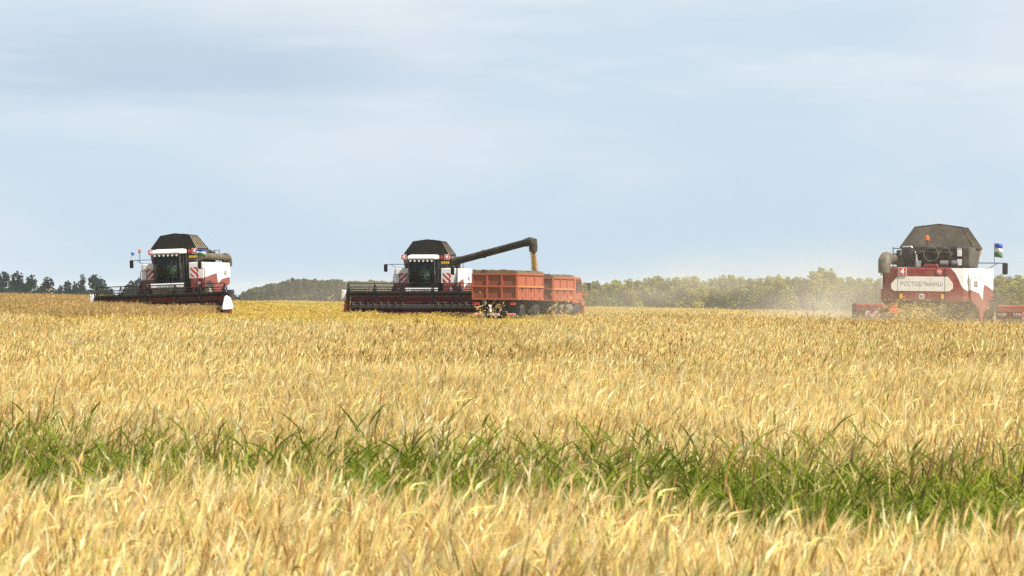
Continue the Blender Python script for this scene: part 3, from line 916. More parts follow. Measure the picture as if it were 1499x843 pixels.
        a.tube([A, B_], .2, 18)
        a.tube([Vector((-1.2, .1, 2.7)), Vector((-1.3, .1, 3.2)), A + (B_ - A) * .05], .24, 12)
        for f in (.06, .4, .97): a.tube([A.lerp(B_, f - .006), A.lerp(B_, f + .006)], .235, 18)
        ao = a.build('unloading_auger', M['auger'], root, smooth_=True)
        s = MB()
        d = (B_ - A).normalized()
        s.tube([B_ - d * .15, B_ + d * .1, B_ + d * .30 + Vector((0, 0, -.05)), B_ + d * .34 + Vector((0, 0, -.35)), B_ + d * .34 + Vector((0, 0, -.62))], [.22, .25, .27, .24, .22], 14)
        s.build('spout', M['auger'], ao, smooth_=True)
        br = MB(); br.box(-1.62, -1.42, .0, .3, 3.15, 3.45); br.build('auger_bracket', M['yellow'], root)
        cfg['spout'] = B_ + d * .34 + Vector((0, 0, -.62))
    # rear hood
    h = MB()
    prof = [(-1.66, -4.9), (-1.66, -5.45), (-1.60, -5.72), (-1.42, -5.92), (-.8, -6.02), (.8, -6.02), (1.35, -5.95), (1.52, -5.82), (1.56, -5.4), (1.56, -4.9)]
    h.prism(prof, 'z', 1.66, 2.86)
    ho = h.build('rear_hood', M['red'], root, bevel=.05, segs=3)
    # white rear quarter wrapping round the right corner
    wq = MB()
    W0 = [(.92, -6.012, 2.84, 2.85), (1.06, -5.995, 2.68, 2.85), (1.18, -5.979, 2.46, 2.85), (1.28, -5.966, 2.22, 2.85), (1.35, -5.958, 2.14, 2.85), (1.44, -5.894, 2.07, 2.85), (1.526, -5.823, 2.03, 2.85), (1.567, -5.4, 2.02, 2.85), (1.567, -4.9, 2.0, 2.85)]
    wv = []
    for x, y, z0, z1 in W0: wv += [(x, y, z0), (x, y, z1), (x - .03, y + .03, z0), (x - .03, y + .03, z1)]
    wq.add(wv, [f for i in range(len(W0) - 1) for f in ((4 * i, 4 * i + 4, 4 * i + 5, 4 * i + 1), (4 * i, 4 * i + 2, 4 * i + 6, 4 * i + 4))])
    wq.build('white_corner', M['white'], ho)
    wq = MB(); wq.box(-1.676, -1.655, -5.44, -4.9, 2.05, 2.84); wq.build('white_edge', M['white'], ho)
    pn = MB(); pn.prism([(-1.22, 2.12), (-1.12, 2.02), (.86, 2.02), (.98, 2.12), (.98, 2.3), (.80, 2.54), (-1.0, 2.54), (-1.22, 2.28)], 'y', -6.032, -5.99)
    po = pn.build('hood_panel', M['cream'], ho, bevel=.008)
    text_mesh('lettering', 'РОСТСЕЛЬМАШ', .2, M['letter_faint'], po, (-.12, -6.036, 2.29), (R(90), 0, 0), width=1.5)
    for x in (-.98, .70):
        sm = MB(); sm.box(x - .005, x + .005, -6.036, -6.0, 1.70, 2.84); sm.build('hood_seam', M['dark'], ho)
    number_plate(root, (-.82, -6.05, 2.71), -1, s=.30)
    bd = MB(); bd.lathe([(.09, -6.045), (.09, -6.03)], (.5, 0, 2.71), 'y', 16); bo2 = bd.build('round_sticker', M['letter_white'], ho)
    bd = MB(); bd.lathe([(.072, -6.05), (.072, -6.044)], (.5, 0, 2.71), 'y', 16); bd.build('sticker_face', M['bright_red'], bo2)
    text_mesh('numeral', 'R', .1, M['letter_white'], bo2, (.5, -6.053, 2.71), (R(90), 0, 0), bold=.004)
    bd = MB(); bd.lathe([(.1, -6.05), (.1, -6.03)], (-.12, 0, 1.83), 'y', 18); bo2 = bd.build('speed_sticker', M['letter_white'], ho)
    text_mesh('numeral', '22', .13, M['letter_dark'], bo2, (-.12, -6.056, 1.83), (R(90), 0, 0), bold=.003)
    for x in (-.86, .62):
        rl = MB(); rl.box(x - .05, x + .05, -6.05, -6.02, 1.75, 1.92); rl.build('reflector', M['yellow'], ho)
    tri = MB(); tri.prism([(-1.32, 1.26), (-1.3, 1.22), (-.92, 1.22), (-.9, 1.27), (-1.03, 1.58), (-1.08, 1.62), (-1.14, 1.62), (-1.18, 1.58)], 'y', -5.98, -5.94)
    tri.build('slow_vehicle_sign', M['bright_red'], root)
    tb = MB(); tb.box(-1.14, -1.08, -5.94, -5.7, 1.3, 1.66)
    tb.build('sign_bracket', M['dark'], root)
    tb = MB(); tb.box(.4, 1.2, -5.55, -5.5, 1.2, 1.66)
    for k in range(4):
        tb.box(.42 + .05 * k, .44 + .05 * k, -5.58, -5.55, 1.2, 1.6)
    tb.tube([(.62, -5.7, 1.55), (1.05, -5.7, 1.55), (1.05, -5.7, 1.2), (.62, -5.7, 1.2), (.62, -5.7, 1.55)], .018, 5)
    tb.build('rear_bracket', M['dark'], root)
    ch = MB(); ch.box(-.8, .55, -5.7, -5.0, 1.1, 1.66); ch.prism([(-5.7, 1.1), (-5.0, 1.1), (-5.2, .75), (-6.0, .85)], 'x', -.9, .6)
    ch.build('straw_chopper', M['chassis'], root)
    # engine deck behind the tank: radiator drum, air filter, exhaust, boxes, rails
    e = MB(); e.box(-1.4, 1.35, -4.9, -2.66, 2.80, 2.90); e.box(-1.3, -.4, -3.9, -2.9, 2.9, 3.5); e.box(-.4, .7, -4.2, -2.9, 2.9, 3.45); e.box(.8, 1.1, -3.6, -2.7, 2.9, 3.5)
    eo = e.build('engine', M['chassis'], root, bevel=.05)
    d = MB(); d.lathe([(.20, -.25), (.22, 0), (.22, .55), (.14, .6)], (-.75, -4.35, 2.98), 'z', 16); d.build('air_filter', M['dark'], eo, smooth_=True)
    d = MB(); d.tube([(-.45, -4.5, 2.9), (-.45, -4.5, 3.12)], .12, 14); d.tube([(-.5, -4.45, 3.1), (-.52, -4.45, 3.35)], .04, 8); d.build('exhaust', M['aluminium'], eo, smooth_=True)
    d = MB(); d.tube([(.26 * math.cos(a), -4.25, 3.36 + .26 * math.sin(a)) for a in [2 * math.pi * k / 20 for k in range(21)]], .018, 5)
    d.tube([(.5 + .22 * math.cos(a), -4.25, 3.3 + .3 * math.sin(a)) for a in [math.pi * k / 10 for k in range(11)]], .018, 5); d.build('fan_guard', M['steel'], eo)
    d = MB(); d.tube([(-1.1, -4.3, 3.3), (-1.0, -4.4, 3.6), (-.7, -4.4, 3.62), (-.55, -4.4, 3.4)], .035, 8); d.build('hose', M['aluminium'], eo, smooth_=True)
    for z0, z1 in ((3.28, 3.58), (2.95, 3.2)):
        d = MB(); d.box(.96, 1.13, -4.5, -4.3, z0, z1); d.build('filter_box', M['white'], eo, bevel=.015)
    d = MB(); d.tube([(.35, -4.4, 3.0), (.65, -4.4, 3.0)], .14, 12); d.tube([(.75, -4.4, 3.02), (1.0, -4.4, 3.02)], .13, 12); d.build('fluid_tank', M['steel'], eo, smooth_=True)
    d = MB(); d.prism([(-.2, 2.9), (.35, 2.9), (.3, 3.0), (-.1, 3.0)], 'y', -5.3, -4.8); d.build('hood_hump', M['red'], root)
    d = MB()
    for x in (-1.32, -1.0, -.1, .8, 1.2): d.tube([(x, -4.7, 2.86), (x, -4.7, 3.6)], .018, 5)
    for z in (3.55, 3.2): d.tube([(-1.32, -4.7, z), (1.2, -4.7, z)] if z > 3.3 else [(.8, -4.7, z), (1.2, -4.7, z)], .018, 5)
    d.tube([(-.1, -4.7, 3.6), (-.1, -4.7, 3.85)], .02, 5)
    d.build('guard_rail', M['dark'], root)
    beacon(root, -.1, -4.7, 3.6, 3.85, .085)
    d = MB(); d.box(1.12, 1.42, -4.5, -2.36, 2.88, 3.62); d.build('radiator_housing', M['tank'], root, bevel=.05)
    # wheels
    for sx in (-1, 1):
        wheel(root, sx * 1.62, 0, .92, .68, 16)
        wheel(root, sx * 1.3, -3.9, .68, .5, 14)
    # feeder house
    f = MB(); f.prism([(.4, 1.2), (.4, 1.75), (2.0, 1.62), (2.75, 1.15), (2.75, .5), (2.3, .5)], 'x', -.75, .75)
    f.build('feeder_house', M['chassis'], root, bevel=.03)
    # header
    H = W / 2
    first = len(col.objects)
    known = set(col.objects)
    b = MB()
    b.prism([(2.72, .42), (2.72, 1.42), (2.82, 1.46), (2.84, 1.36), (2.84, .62), (3.1, .44), (3.9, .38), (3.9, .33), (3.0, .34)], 'x', -H + .12, H - .12, 0)
    b.tube([(-H + .1, 2.78, 1.44), (H - .1, 2.78, 1.44)], .07, 8)
    b.box(-H + .1, H - .1, 2.6, 2.72, .55, .75); b.box(-H + .1, H - .1, 2.6, 2.72, 1.25, 1.4)
    ho = b.build('header', M['header_red_dusty' if 'dusty' in extras else 'shaded_red'], root, bevel=.01)
    for x in (-H + 1.9, H - 1.5):
        for wd, dx in (('POWER', -.42), ('STREAM', .46)):
            text_mesh('lettering', wd,   .17, M['letter_white'], ho, (x + dx, 2.594, 1.15), (R(90), 0, 0), width=.62)
    rb_ = MB(); rb_.box(-H + .3, H - .3, 2.5, 2.6, .9, 1.0); rb_.build('rear_beam', M['steel'], ho)
    for sx in (-1, 1):
        s = MB(); s.prism([(2.7, .35), (2.7, 1.5), (3.2, 1.45), (4.0, .9), (4.3, .42), (4.1, .3)], 'x', sx * H - .05, sx * H + .05)
        s.build('end_plate', M['shaded_red'], ho, bevel=.02)
        s = MB(); cx = sx * (H + .10)
        if sx < 0:
            ring = lambda y, k, dz: [(cx + u * k, y, .2 + dz + v * k) for u, v in ((-.14, .72), (.02, .80), (.12, .73), (.26, .26), (.28, .1), (-.26, .08), (-.27, .2))]
            vs = ring(3.6, .9, .02) + ring(4.0, 1, 0) + ring(4.5, .6, .0) + ring(4.95, .08, .05); n = 7
            s.add(vs, [tuple(range(n)), tuple(range(3 * n, 4 * n))] + [(r * n + k, r * n + (k + 1) % n, (r + 1) * n + (k + 1) % n, (r + 1) * n + k) for r in range(3) for k in range(n)])
            s.build('crop_divider', M['white'], ho, bevel=.03)
        else:
            s.lathe([(.02, 4.6), (.08, 4.4), (.12, 4.0), (.05, 3.6)], (cx, 0, .35), 'y', 12)
            s.build('crop_divider', M['shaded_red'], ho, smooth_=True)
        if sx > 0 or 'dusty' not in extras:
          s = MB(); s.box(sx * (H + .15) - .13, sx * (H + .15) + .13, 2.9, 3.6, 1.12, 1.66); s.build('drive_cover', M['white'] if sx > 0 else M['dark'], ho, bevel=.05)
        warning_board(ho, (sx * (H - .75), 2.55, .92), -1, .55, .66, -sx)
        s = MB(); s.prism([(2.75, 1.40), (2.75, 1.52), (3.55, 1.54), (3.55, 1.44)], 'x', sx * (H - .02) - .05, sx * (H - .02) + .05); s.build('reel_arm', M['dark'], ho)
    # reel: fat central tube, six bats on spiders
    rc = Vector((0, 3.5, 1.47 + reel_dz)); rr = .56
    t = MB(); t.tube([(-H + .08, rc.y, rc.z), (H - .08, rc.y, rc.z)], .125, 18)
    t.build('reel_tube', M['black'], ho, smooth_=True)
    xs = [-H + .1, -H * .6, -H * .22, H * .22, H * .6, H - .1]
    for x in xs:
        sp = MB()
        for k in range(6):
            a = R(82 + 60 * k)
            p = rc + Vector((x, rr * math.cos(a), rr * math.sin(a)))
            a2 = R(82 + 60 * (k + 1))
            q = rc + Vector((x, rr * math.cos(a2), rr * math.sin(a2)))
            sp.tube([rc + Vector((x, 0, 0)), p], .028, 5); sp.tube([p, q], .02, 5)
        sp.lathe([(.2, x - .02), (.2, x + .02)], (0, rc.y, rc.z), 'x', 12)
        sp.build('reel_spider', M['black'], ho)
    for k in range(6):
        a = R(82 + 60 * k); p = rc + Vector((0, rr * math.cos(a), rr * math.sin(a)))
        t = MB(); t.tube([(-H + .1, p.y, p.z), (H - .1, p.y, p.z)], .026, 6)
        x = -H + .15
        while x < H - .1:
            t.tube([(x, p.y, p.z), (x, p.y - .04, p.z - .2)], .007, 3, caps=False); x += .15
        t.build('reel_bat', M['black'], ho)
    # table auger with flights
    t = MB(); ac = (0, 3.12, .72)
    t.tube([(-H + .15, ac[1], ac[2]), (H - .15, ac[1], ac[2])], .15, 14)
    for sx in (-1, 1):
        n = 90; vs = []
        for i in range(n + 1):
            a = sx * i / n * 7.5 * 2 * math.pi; x = sx * (H - .2 - (H - 1.0) * i / n)
            for r_ in (.14, .29): vs.append((x, ac[1] + r_ * math.cos(a), ac[2] + r_ * math.sin(a)))
        t.add(vs, [(2 * i, 2 * i + 2, 2 * i + 3, 2 * i + 1) for i in range(n)])
    t.build('table_auger', M['steel'], ho)
    kn = MB(); kn.box(-H + .1, H - .1, 3.9, 3.96, .34, .37)
    x = -H + .15
    while x < H - .1:
        kn.add([(x - .03, 3.96, .355), (x + .03, 3.96, .355), (x, 4.1, .35), (x, 3.96, .375)], [(0, 1, 2), (0, 3, 2), (1, 3, 2)]); x += .0762 * 2
    kn.build('cutter_bar', M['steel'], ho)
    for q in set(col.objects) - known: 
        if hz and q.type == 'MESH' and q.parent is not None and q.name.split('.')[0] not in ('feeder_house', 'crop_divider'):
            if q.name.startswith(('lettering',)): q.location.z += hz
            else: q.data.transform(Matrix.Translation((0, 0, hz)))
    if left_flag: flag(root, (-1.42, 1.0, 2.95), .62, .55, .34, (-1, .2, 0))
    if right_flag: flag(root, (1.75, 1.15, 3.1), .72, .32, .5, (1, -.4, 0))
    if 'beacons' in extras:
        beacon(root, 1.72, 1.05, 2.9, 3.52, .075)
        fl = MB(); fl.tube([(2.18, 1.2, 3.0), (2.14, 1.2, 3.55)], .01, 5); p = fl.build('pennant', M['steel'], root)
        fl = MB(); fl.add([(2.15, 1.2, 3.55), (1.98, 1.15, 3.46), (2.02, 1.18, 3.32), (2.16, 1.2, 3.38)], [(0, 1, 2, 3)]); q = fl.build('pennant_cloth', M['blue'], p)
        md = q.modifiers.new('thick', 'SOLIDIFY'); md.thickness = .004
    bpy.context.view_layer.update()
    if driver:
        seated_person(driver, root.matrix_world @ Vector((0, .98, 2.24)), cfg['yaw'], M['shirt'])
    return root

combine(LEFT, 'leftmost red and white combine harvester, empty cut header forward, flag beside cab, auger folded', 7.25, 'folded', left_flag=True,
        hz=-.36, roll=R(2.0), dz=.0, extras=('beacons',), driver='driver in a pale shirt and cap inside the leftmost harvester cab')
combine(MID, 'combine harvester in the centre pouring grain through its raised auger over the orange trailer', 7.9, 'out', roll=0, dz=0.0,
        driver='driver in a pale teal shirt inside the cab of the unloading harvester')
combine(RIGHT, 'nearest combine harvester, on the right, seen from behind with white panel on red hood', 7.4, 'folded', right_flag=True, roll=R(.6), reel_dz=-.55, roof=1.33, extras=('dusty',))

# ------------------------------------------------------------------ trailer and truck
def tipper_box(parent, L, hw, z0, z1, side_bays, rear=True, top=.15, worn=True):
    b = MB(); b.box(-hw + .04, hw - .04, .04, L - .04, z0, z0 + .12)
    bo = b.build('bed', M['chassis'], parent)
    rear_m, side_m = (M['rust'] if worn else M['orange']), M['orange']
    zm = (z0 + z1) / 2 + .02
    # rear gate
    g = MB(); g.box(-hw, hw, 0, .05, z0, z1, 0)
    for z, t in ((z0, .09), (zm - .05, .1), (z1 - .08, .08)): g.box(-hw, hw, -.07, 0, z, z + t, 1)
    for k in range(4):
        x = -hw + 2 * hw * k / 3; g.box(max(-hw, x - .05), min(hw, x + .05), -.062, 0, z0 + .09, zm - .05, 1); g.box(max(-hw, x - .05), min(hw, x + .05), -.062, 0, zm + .05, z1 - .08, 1)
    g.build('tailgate', [rear_m, M['orange']], parent)
    for sx in (-1, 1):
        s = MB(); xa, xb = sorted((sx * (hw - .05), sx * hw))
        s.box(xa, xb, .05, L, z0, z1, 0)
        xa, xb = sorted((sx * hw, sx * (hw + .06)))
        s.box(xa, xb, 0, L, z0, z0 + .1, 0); s.box(xa, xb, 0, L, zm - .05, zm + .03, 1); s.box(xa, xb, 0, L, z1 - .07, z1, 0)
        xc, xd = sorted((sx * hw, sx * (hw + .05)))
        for k in range(side_bays + 1):
            y = .05 + (L - .1) * k / side_bays
            s.box(xc, xd, y - .05, y + .05, z0 + .1, zm - .05, 0); s.box(xc, xd, y - .05, y + .05, zm + .03, z1 - .07, 0)
            if k < side_bays:
                for j in (1, 2):
                    yy = y + (L - .1) / side_bays * j / 3
                    s.box(xc, xd - .03 if sx > 0 else xd, yy - .02, yy + .02, z0 + .1, zm - .05, 0)
        s.build('side_board', [side_m, M['rib_orange']], parent)
        hg = MB()
        for k in range(side_bays):
            y = .05 + (L - .1) * (k + .5) / side_bays
            xc2, xd2 = sorted((sx * (hw + .05), sx * (hw + .09))); hg.box(xc2, xd2, y - .04, y + .04, zm - .25, zm - .08); hg.box(xc2, xd2, y - .03, y + .03, z0 - .05, z0 + .12)
        hg.build('latch', M['chassis'], parent)
    f = MB(); f.box(-hw, hw, L - .05, L, z0, z1); f.build('front_board', M['orange'], parent)
    t = MB(); t.box(-hw, hw, -.01, .04, z1, z1 + top); t.box(-hw, hw, L - .05, L, z1, z1 + top)
    for sx in (-1, 1):
        xa, xb = sorted((sx * (hw - .04), sx * hw)); t.box(xa, xb, .04, L - .05, z1, z1 + top)
    t.build('extension_board', M['board'], parent)
    tp = MB()
    random.seed(3)
    pts = [(-hw + .2 * k, rnd(.0, .1), z1 + top + rnd(-.02, .035)) for k in range(int(hw * 2 / .2) + 1)]
    tp.tube(pts, [rnd(.03, .06) for _ in pts], 7)
    pts = [(hw - .02 + rnd(-.02, .02), .2 + .35 * k, z1 + top + rnd(-.01, .01)) for k in range(int((L - .3) / .35))]
    tp.tube(pts, [rnd(.02, .035) for _ in pts], 7)
    tp.build('rolled_tarp', M['tarp'], parent, smooth_=True)
    return zm

def heap(parent, hw, L, z, name='grain_load'):
    b = MB(); n = 16; vs = []
    for j in range(n + 1):
        for i in range(n + 1):
            u, v = i / n * 2 - 1, j / n * 2 - 1
            vs.append((u * (hw - .07), L / 2 + v * (L / 2 - .07), z + .45 * max(0, 1 - (u * u + v * v) * .9) + .03 * noise.noise(Vector((u * 4, v * 6, 0)))))
    b.add(vs, [(j * (n + 1) + i, j * (n + 1) + i + 1, (j + 1) * (n + 1) + i + 1, (j + 1) * (n + 1) + i) for j in range(n) for i in range(n)])
    return b

def make_trailer():
    x, y = TRL['x'], TRL['y']
    root = thing('grain_trailer', 'orange grain trailer with rusty tailgate hitched behind the truck, beside the unloading harvester', 'trailer',
                 (x, y, gz(x, y)), (R(-.3), R(.3), TRL['yaw']))
    L, hw = 5.5, 1.22
    tipper_box(root, L, hw, 1.22, 2.62, 3)
    f = MB()
    for sx in (-.45, .45): f.box(sx - .06, sx + .06, .1, L - .1, .95, 1.22)
    for yy in (.3, 1.9, 3.6, 5.2): f.box(-1.1, 1.1, yy - .05, yy + .05, 1.05, 1.2)
    f.tube([(-1.0, 1.35, .5), (1.0, 1.35, .5)], .07, 8); f.tube([(-1.0, 4.4, .5), (1.0, 4.4, .5)], .07, 8)
    f.box(-.5, .5, 1.2, 1.5, .5, .95); f.box(-.5, .5, 4.2, 4.6, .5, .95)
    f.tube([(-.35, L, .85), (0, 7.3, .8)], .05, 6); f.tube([(.35, L, .85), (0, 7.3, .8)], .05, 6)
    f.build('frame', M['chassis'], root)
    for sx in (-1, 1):
        wheel(root, sx * .98, 1.35, .5, .5, 0, M['chassis']); wheel(root, sx * .98, 4.4, .5, .5, 0, M['chassis'])
        mf = MB(); xa, xb = sorted((sx * .7, sx * 1.22)); mf.box(xa, xb, .72, .74, .55, 1.05); mf.build('mudguard', M['black'], root)
    bp = MB(); bp.box(-1.15, 1.15, -.02, .08, .36, .52); 
    for sx in (-.5, .5): bp.box(sx - .05, sx + .05, 0, .1, .52, 1.2)
    bo = bp.build('bumper', M['chassis'], root)
    for x0 in (-1.15, .70):
        q = MB(); q.box(x0, x0 + .45, -.035, -.022, .38, .50); qo = q.build('reflector_strip', M['letter_white'], bo)
        q = MB(); q.box(x0 + .03, x0 + .42, -.042, -.036, .41, .47); q.build('red_strip', M['bright_red'], qo)
    q = MB(); q.box(-.28, .28, -.035, -.022, .39, .5); qo = q.build('licence_plate', M['letter_white'], bo)
    text_mesh('lettering', 'АН 4082', .1, M['letter_dark'], qo, (0, -.041, .445), (R(90), 0, 0), width=.48)
    lg = MB(); lg.box(.28, .33, .02, .07, .52, 1.22); lg.box(-.3, .3, .02, .06, .78, .82); lg.box(-.3, .3, .02, .06, 1.0, 1.03); lg.build('rear_ladder', M['rust'], root)
    for sx in (-1, 1):
        tl = MB(); tl.box(sx * 1.0 - .14, sx * 1.0 + .14, -.02, .05, .95, 1.08); tl.build('tail_light', M['plate_red'], root)
    o = heap(root, hw, L, 2.15).build('grain_load', M['grain'], None, smooth_=True)
    o.matrix_world = Matrix.Translation(root.location) @ root.rotation_euler.to_matrix().to_4x4()
    tag(o, 'golden heap of grain lying inside the rusty orange trailer', 'grain', kind='stuff')
M['grain'] = paint('grain_kernels', (0.52, 0.33, 0.05), 0.9, 0.4, dustc=(0.40, 0.24, 0.04), scale=60, bump=.4)
make_trailer()

def make_truck():
    yaw = TRL['yaw']; off = Vector((.0, 7.6, 0)); off.rotate(Euler((0, 0, yaw)))
    x, y = TRL['x'] + off.x + .03, TRL['y'] + off.y
    root = thing('tipper_truck', 'orange tipper truck with black side mirror towing the grain trailer', 'truck', (x, y, gz(x, y)), (R(-.4), R(.3), yaw))
    L, hw = 4.7, 1.2
    tipper_box(root, L, hw, 1.16, 2.46, 3, worn=True)
    f = MB()
    for sx in (-.45, .45): f.box(sx - .06, sx + .06, .0, 6.9, .85, 1.1)
    for yy in (.2, 2.4, 4.5): f.box(-1.1, 1.1, yy - .05, yy + .05, 1.0, 1.14)
    for yy in (.95, 2.3, 5.75): f.tube([(-1, yy, .52), (1, yy, .52)], .08, 8)
    f.box(-.4, .4, .7, 2.5, .6, .85); f.box(-.9, -.5, 3.2, 4.3, .5, .95)
    f.build('frame', M['chassis'], root)
    for sx in (-1, 1):
        for yy, w in ((.95, .55), (2.3, .55), (5.75, .3)): wheel(root, sx * (.93 if w > .4 else 1.03), yy, .52, w, 0, M['chassis'])
        mg = MB(); xa, xb = sorted((sx * .65, sx * 1.24)); mg.box(xa, xb, .2, .23, .5, 1.05); mg.build('mudguard', M['black'], root)
    ft = MB(); ft.tube([(.95, 3.3, .75), (.95, 4.5, .75)], .28, 16); ft.build('fuel_tank', M['steel'], root, smooth_=True)
    tt = MB(); tt.box(.85, .93, 4.62, 4.66, .98, 1.14); tt.build('marker_plate', M['letter_white'], root)
    # cab
    c = MB(); c.prism([(4.85, 1.0), (4.85, 2.40), (5.1, 2.54), (6.3, 2.52), (6.55, 2.35), (6.85, 1.75), (6.9, 1.0), (6.5, .9), (6.35, 1.05), (5.2, 1.05)], 'x', -1.2, 1.2)
    co = c.build('cab', M['orange'], root, bevel=.06, segs=3)
    for sx in (-1, 1):
        w = MB(); w.prism([(5.3, 1.75), (5.3, 2.32), (6.2, 2.32), (6.5, 1.75)], 'x', sx * 1.2 - .004, sx * 1.208); wo = w.build('side_window', M['glass'], co)
        fr = MB(); fr.tube([(sx * 1.205, a, b) for a, b in ((5.25, 1.7), (5.25, 2.37), (6.22, 2.37), (6.56, 1.7), (5.25, 1.7))], .018, 5); fr.build('window_seal', M['black'], wo)
        d = MB(); d.box(sx * 1.205 - .012, sx * 1.205 + .012, 5.25, 5.40, 1.6, 1.66); d.build('handle', M['black'], co)
        fd = MB(); pr = [(5.2, 1.0), (5.25, 1.15), (5.5, 1.28), (6.0, 1.28), (6.3, 1.12), (6.35, .95), (6.9, .95), (6.9, .45), (6.98, .45), (6.98, 1.2), (6.2, 1.4), (5.3, 1.4), (5.1, 1.1)]
        fd.prism(pr, 'x', *sorted((sx * 1.0, sx * 1.25))); fd.build('fender', M['orange'], root)
        mirror(root, (sx * 1.2, 6.4, 2.2), (sx * 1.62, 6.55, 2.18), .2, .42)
        il = MB(); il.box(sx * 1.42 - .12, sx * 1.42 + .12, 6.5, 6.62, 1.48, 1.62); il.tube([(sx * 1.2, 6.55, 1.5), (sx * 1.42, 6.55, 1.52)], .02, 5); il.build('indicator', M['amber'], root)
    w = MB(); w.add([(-1.05, 6.87, 1.78), (1.05, 6.87, 1.78), (1.05, 6.62, 2.32), (-1.05, 6.62, 2.32)], [(0, 1, 2, 3)]); wo = w.build('windscreen', M['glass'], co)
    md = wo.modifiers.new('thick', 'SOLIDIFY'); md.thickness = .02
    bp = MB(); bp.box(-1.22, 1.22, 6.92, 7.08, .45, .85); bp.build('bumper', M['orange'], root, bevel=.03)
    o = heap(root, hw, L, 2.0).build('grain_load', M['grain'], None, smooth_=True)
    o.matrix_world = Matrix.Translation(root.location) @ root.rotation_euler.to_matrix().to_4x4()
    tag(o, 'golden heap of grain lying inside the truck bed below the spout', 'grain', kind='stuff')
make_truck()

# ------------------------------------------------------------------ falling grain
def grain_stream():
    root = bpy.data.objects['combine_harvester.001']
    bpy.context.view_layer.update()
    s = root.matrix_world @ MID['spout']
    random.seed(11)
    b = MB()
    for _ in range(5200):
        t = random.random()
        sp = .12 + .05 * t
        p = Vector((s.x + random.gauss(0, sp * .55) + .12 * t, s.y + random.gauss(0, sp * .5), s.z + .1 - 1.7 * t))
        r = rnd(.012, .03)
        d = [Vector((rnd(-1, 1), rnd(-1, 1), rnd(-1, 1))).normalized() * r for _ in range(4)]
        b.add([p + q for q in d], [(0, 1, 2), (0, 2, 3), (0, 3, 1), (1, 3, 2)])
    o = b.build('grain_stream', M['grain'])
    tag(o, 'stream of golden grain falling from the auger spout', 'grain', kind='stuff')
grain_stream()

# ------------------------------------------------------------------ trees
def crown_mesh(name, h, w, n, pal, base=.12, lobes=9, leaf=.42, pointed=0.0):
    B = Blades()
    L = []
    for k in range(lobes):
        f = rnd(base, 1.0)
        rad = w * .5 * (math.sin(math.pi * min(1, (f - base) / (1 - base) * .82 + .14)) ** .6) * (1 - pointed * f)
        a = rnd(0, 2 * math.pi); d = rad * rnd(.15, .75)
        L.append((Vector((d * math.cos(a), d * math.sin(a), h * (base + (f - base) * .92))), rnd(.45, 1.0) * max(.4, rad * .6), jit(pick(pal), .16)))
    L.append((Vector((0, 0, h * .92)), w * .16 * (1 - pointed * .5), jit(pick(pal))))
    for _ in range(n):
        c, r, cl = random.choice(L)
        v = Vector((random.gauss(0, 1), random.gauss(0, 1), random.gauss(0, 1))).normalized()
        p = c + Vector((v.x * r, v.y * r, v.z * r * 1.15)) * (random.random() ** .4)
        if p.z < .15: continue
        s = leaf * rnd(.5, 1.15)
        u = Vector((random.gauss(0, 1), random.gauss(0, 1), random.gauss(0, .6))).normalized(); q = u.orthogonal().normalized()
        B.strip([p - u * s * .5, p, p + u * s * .5], [s * .35, s * .75, 0], q, jit(cl, .1))
    return B.mesh(name, M['leaf'])

def trunk_mesh(name, h, r, pointed=False):
    b = MB(); pts = [(0, 0, -.4), (rnd(-.1, .1), rnd(-.1, .1), h * .35), (rnd(-.2, .2), rnd(-.2, .2), h * .65), (rnd(-.25, .25), rnd(-.25, .25), h * .92)]
    b.tube(pts, [r, r * .75, r * .45, r * .12], 7)
    for k in range(5):
        z = h * rnd(.25, .65); a = rnd(0, 6.28); l = h * rnd(.16, .28)
        b.tube([(0, 0, z), (math.cos(a) * l * .5, math.sin(a) * l * .5, z + l * .5), (math.cos(a) * l * .9, math.sin(a) * l * .9, z + l)], [r * .4, r * .25, r * .06], 5)
    o = b.build(name, M['bark']); me = o.data; bpy.data.objects.remove(o)
    return me

OLIVE = [((0.265, 0.265, 0.036), 4), ((0.215, 0.22, 0.032), 3), ((0.30, 0.285, 0.044), 2)]
HAZED_DARKG = [((0.020, 0.048, 0.046), 4), ((0.028, 0.056, 0.042), 3), ((0.015, 0.036, 0.038), 2)]  # leaf greens shifted to blue, distance haze put into the colour
GREY = [((0.085, 0.100, 0.042), 4), ((0.065, 0.080, 0.036), 3), ((0.11, 0.115, 0.045), 2)]
ORD = ['first', 'second', 'third', 'fourth', 'fifth', 'sixth', 'seventh', 'eighth', 'ninth', 'tenth', 'eleventh', 'twelfth', 'thirteenth', 'fourteenth', 'fifteenth',
       'sixteenth', 'seventeenth', 'eighteenth', 'nineteenth', 'twentieth']
def ordinal(i):
    if i < 20: return ORD[i]
    t = (i + 1) // 10; u = (i + 1) % 10
    tens = {2: 'twenty', 3: 'thirty', 4: 'forty', 5: 'fifty', 6: 'sixty'}[t]
    return (tens + '-' + ORD[u - 1]) if u else tens.replace('y', 'ieth')

def world_at(px, D): return (px - 749.5) / 6246 * D
def top_z(py, D): return EYE - (py - 421.5) / 6246 * D

def plant(kind, cm, tm, refh, refw, px, py, D, w, label, group, cat='tree'):
    x = world_at(px, D); z0 = gz(x, D); h = top_z(py, D) - z0
    r = thing(kind, label, cat, (x, D, z0), (0, 0, rnd(0, 6.28)), group)
    r.scale = (w / refw, w / refw, h / refh)
    for nm, me in (('crown', cm), ('trunk', tm)):
        o = bpy.data.objects.new(nm, me); col.objects.link(o); o.parent = r
    return r

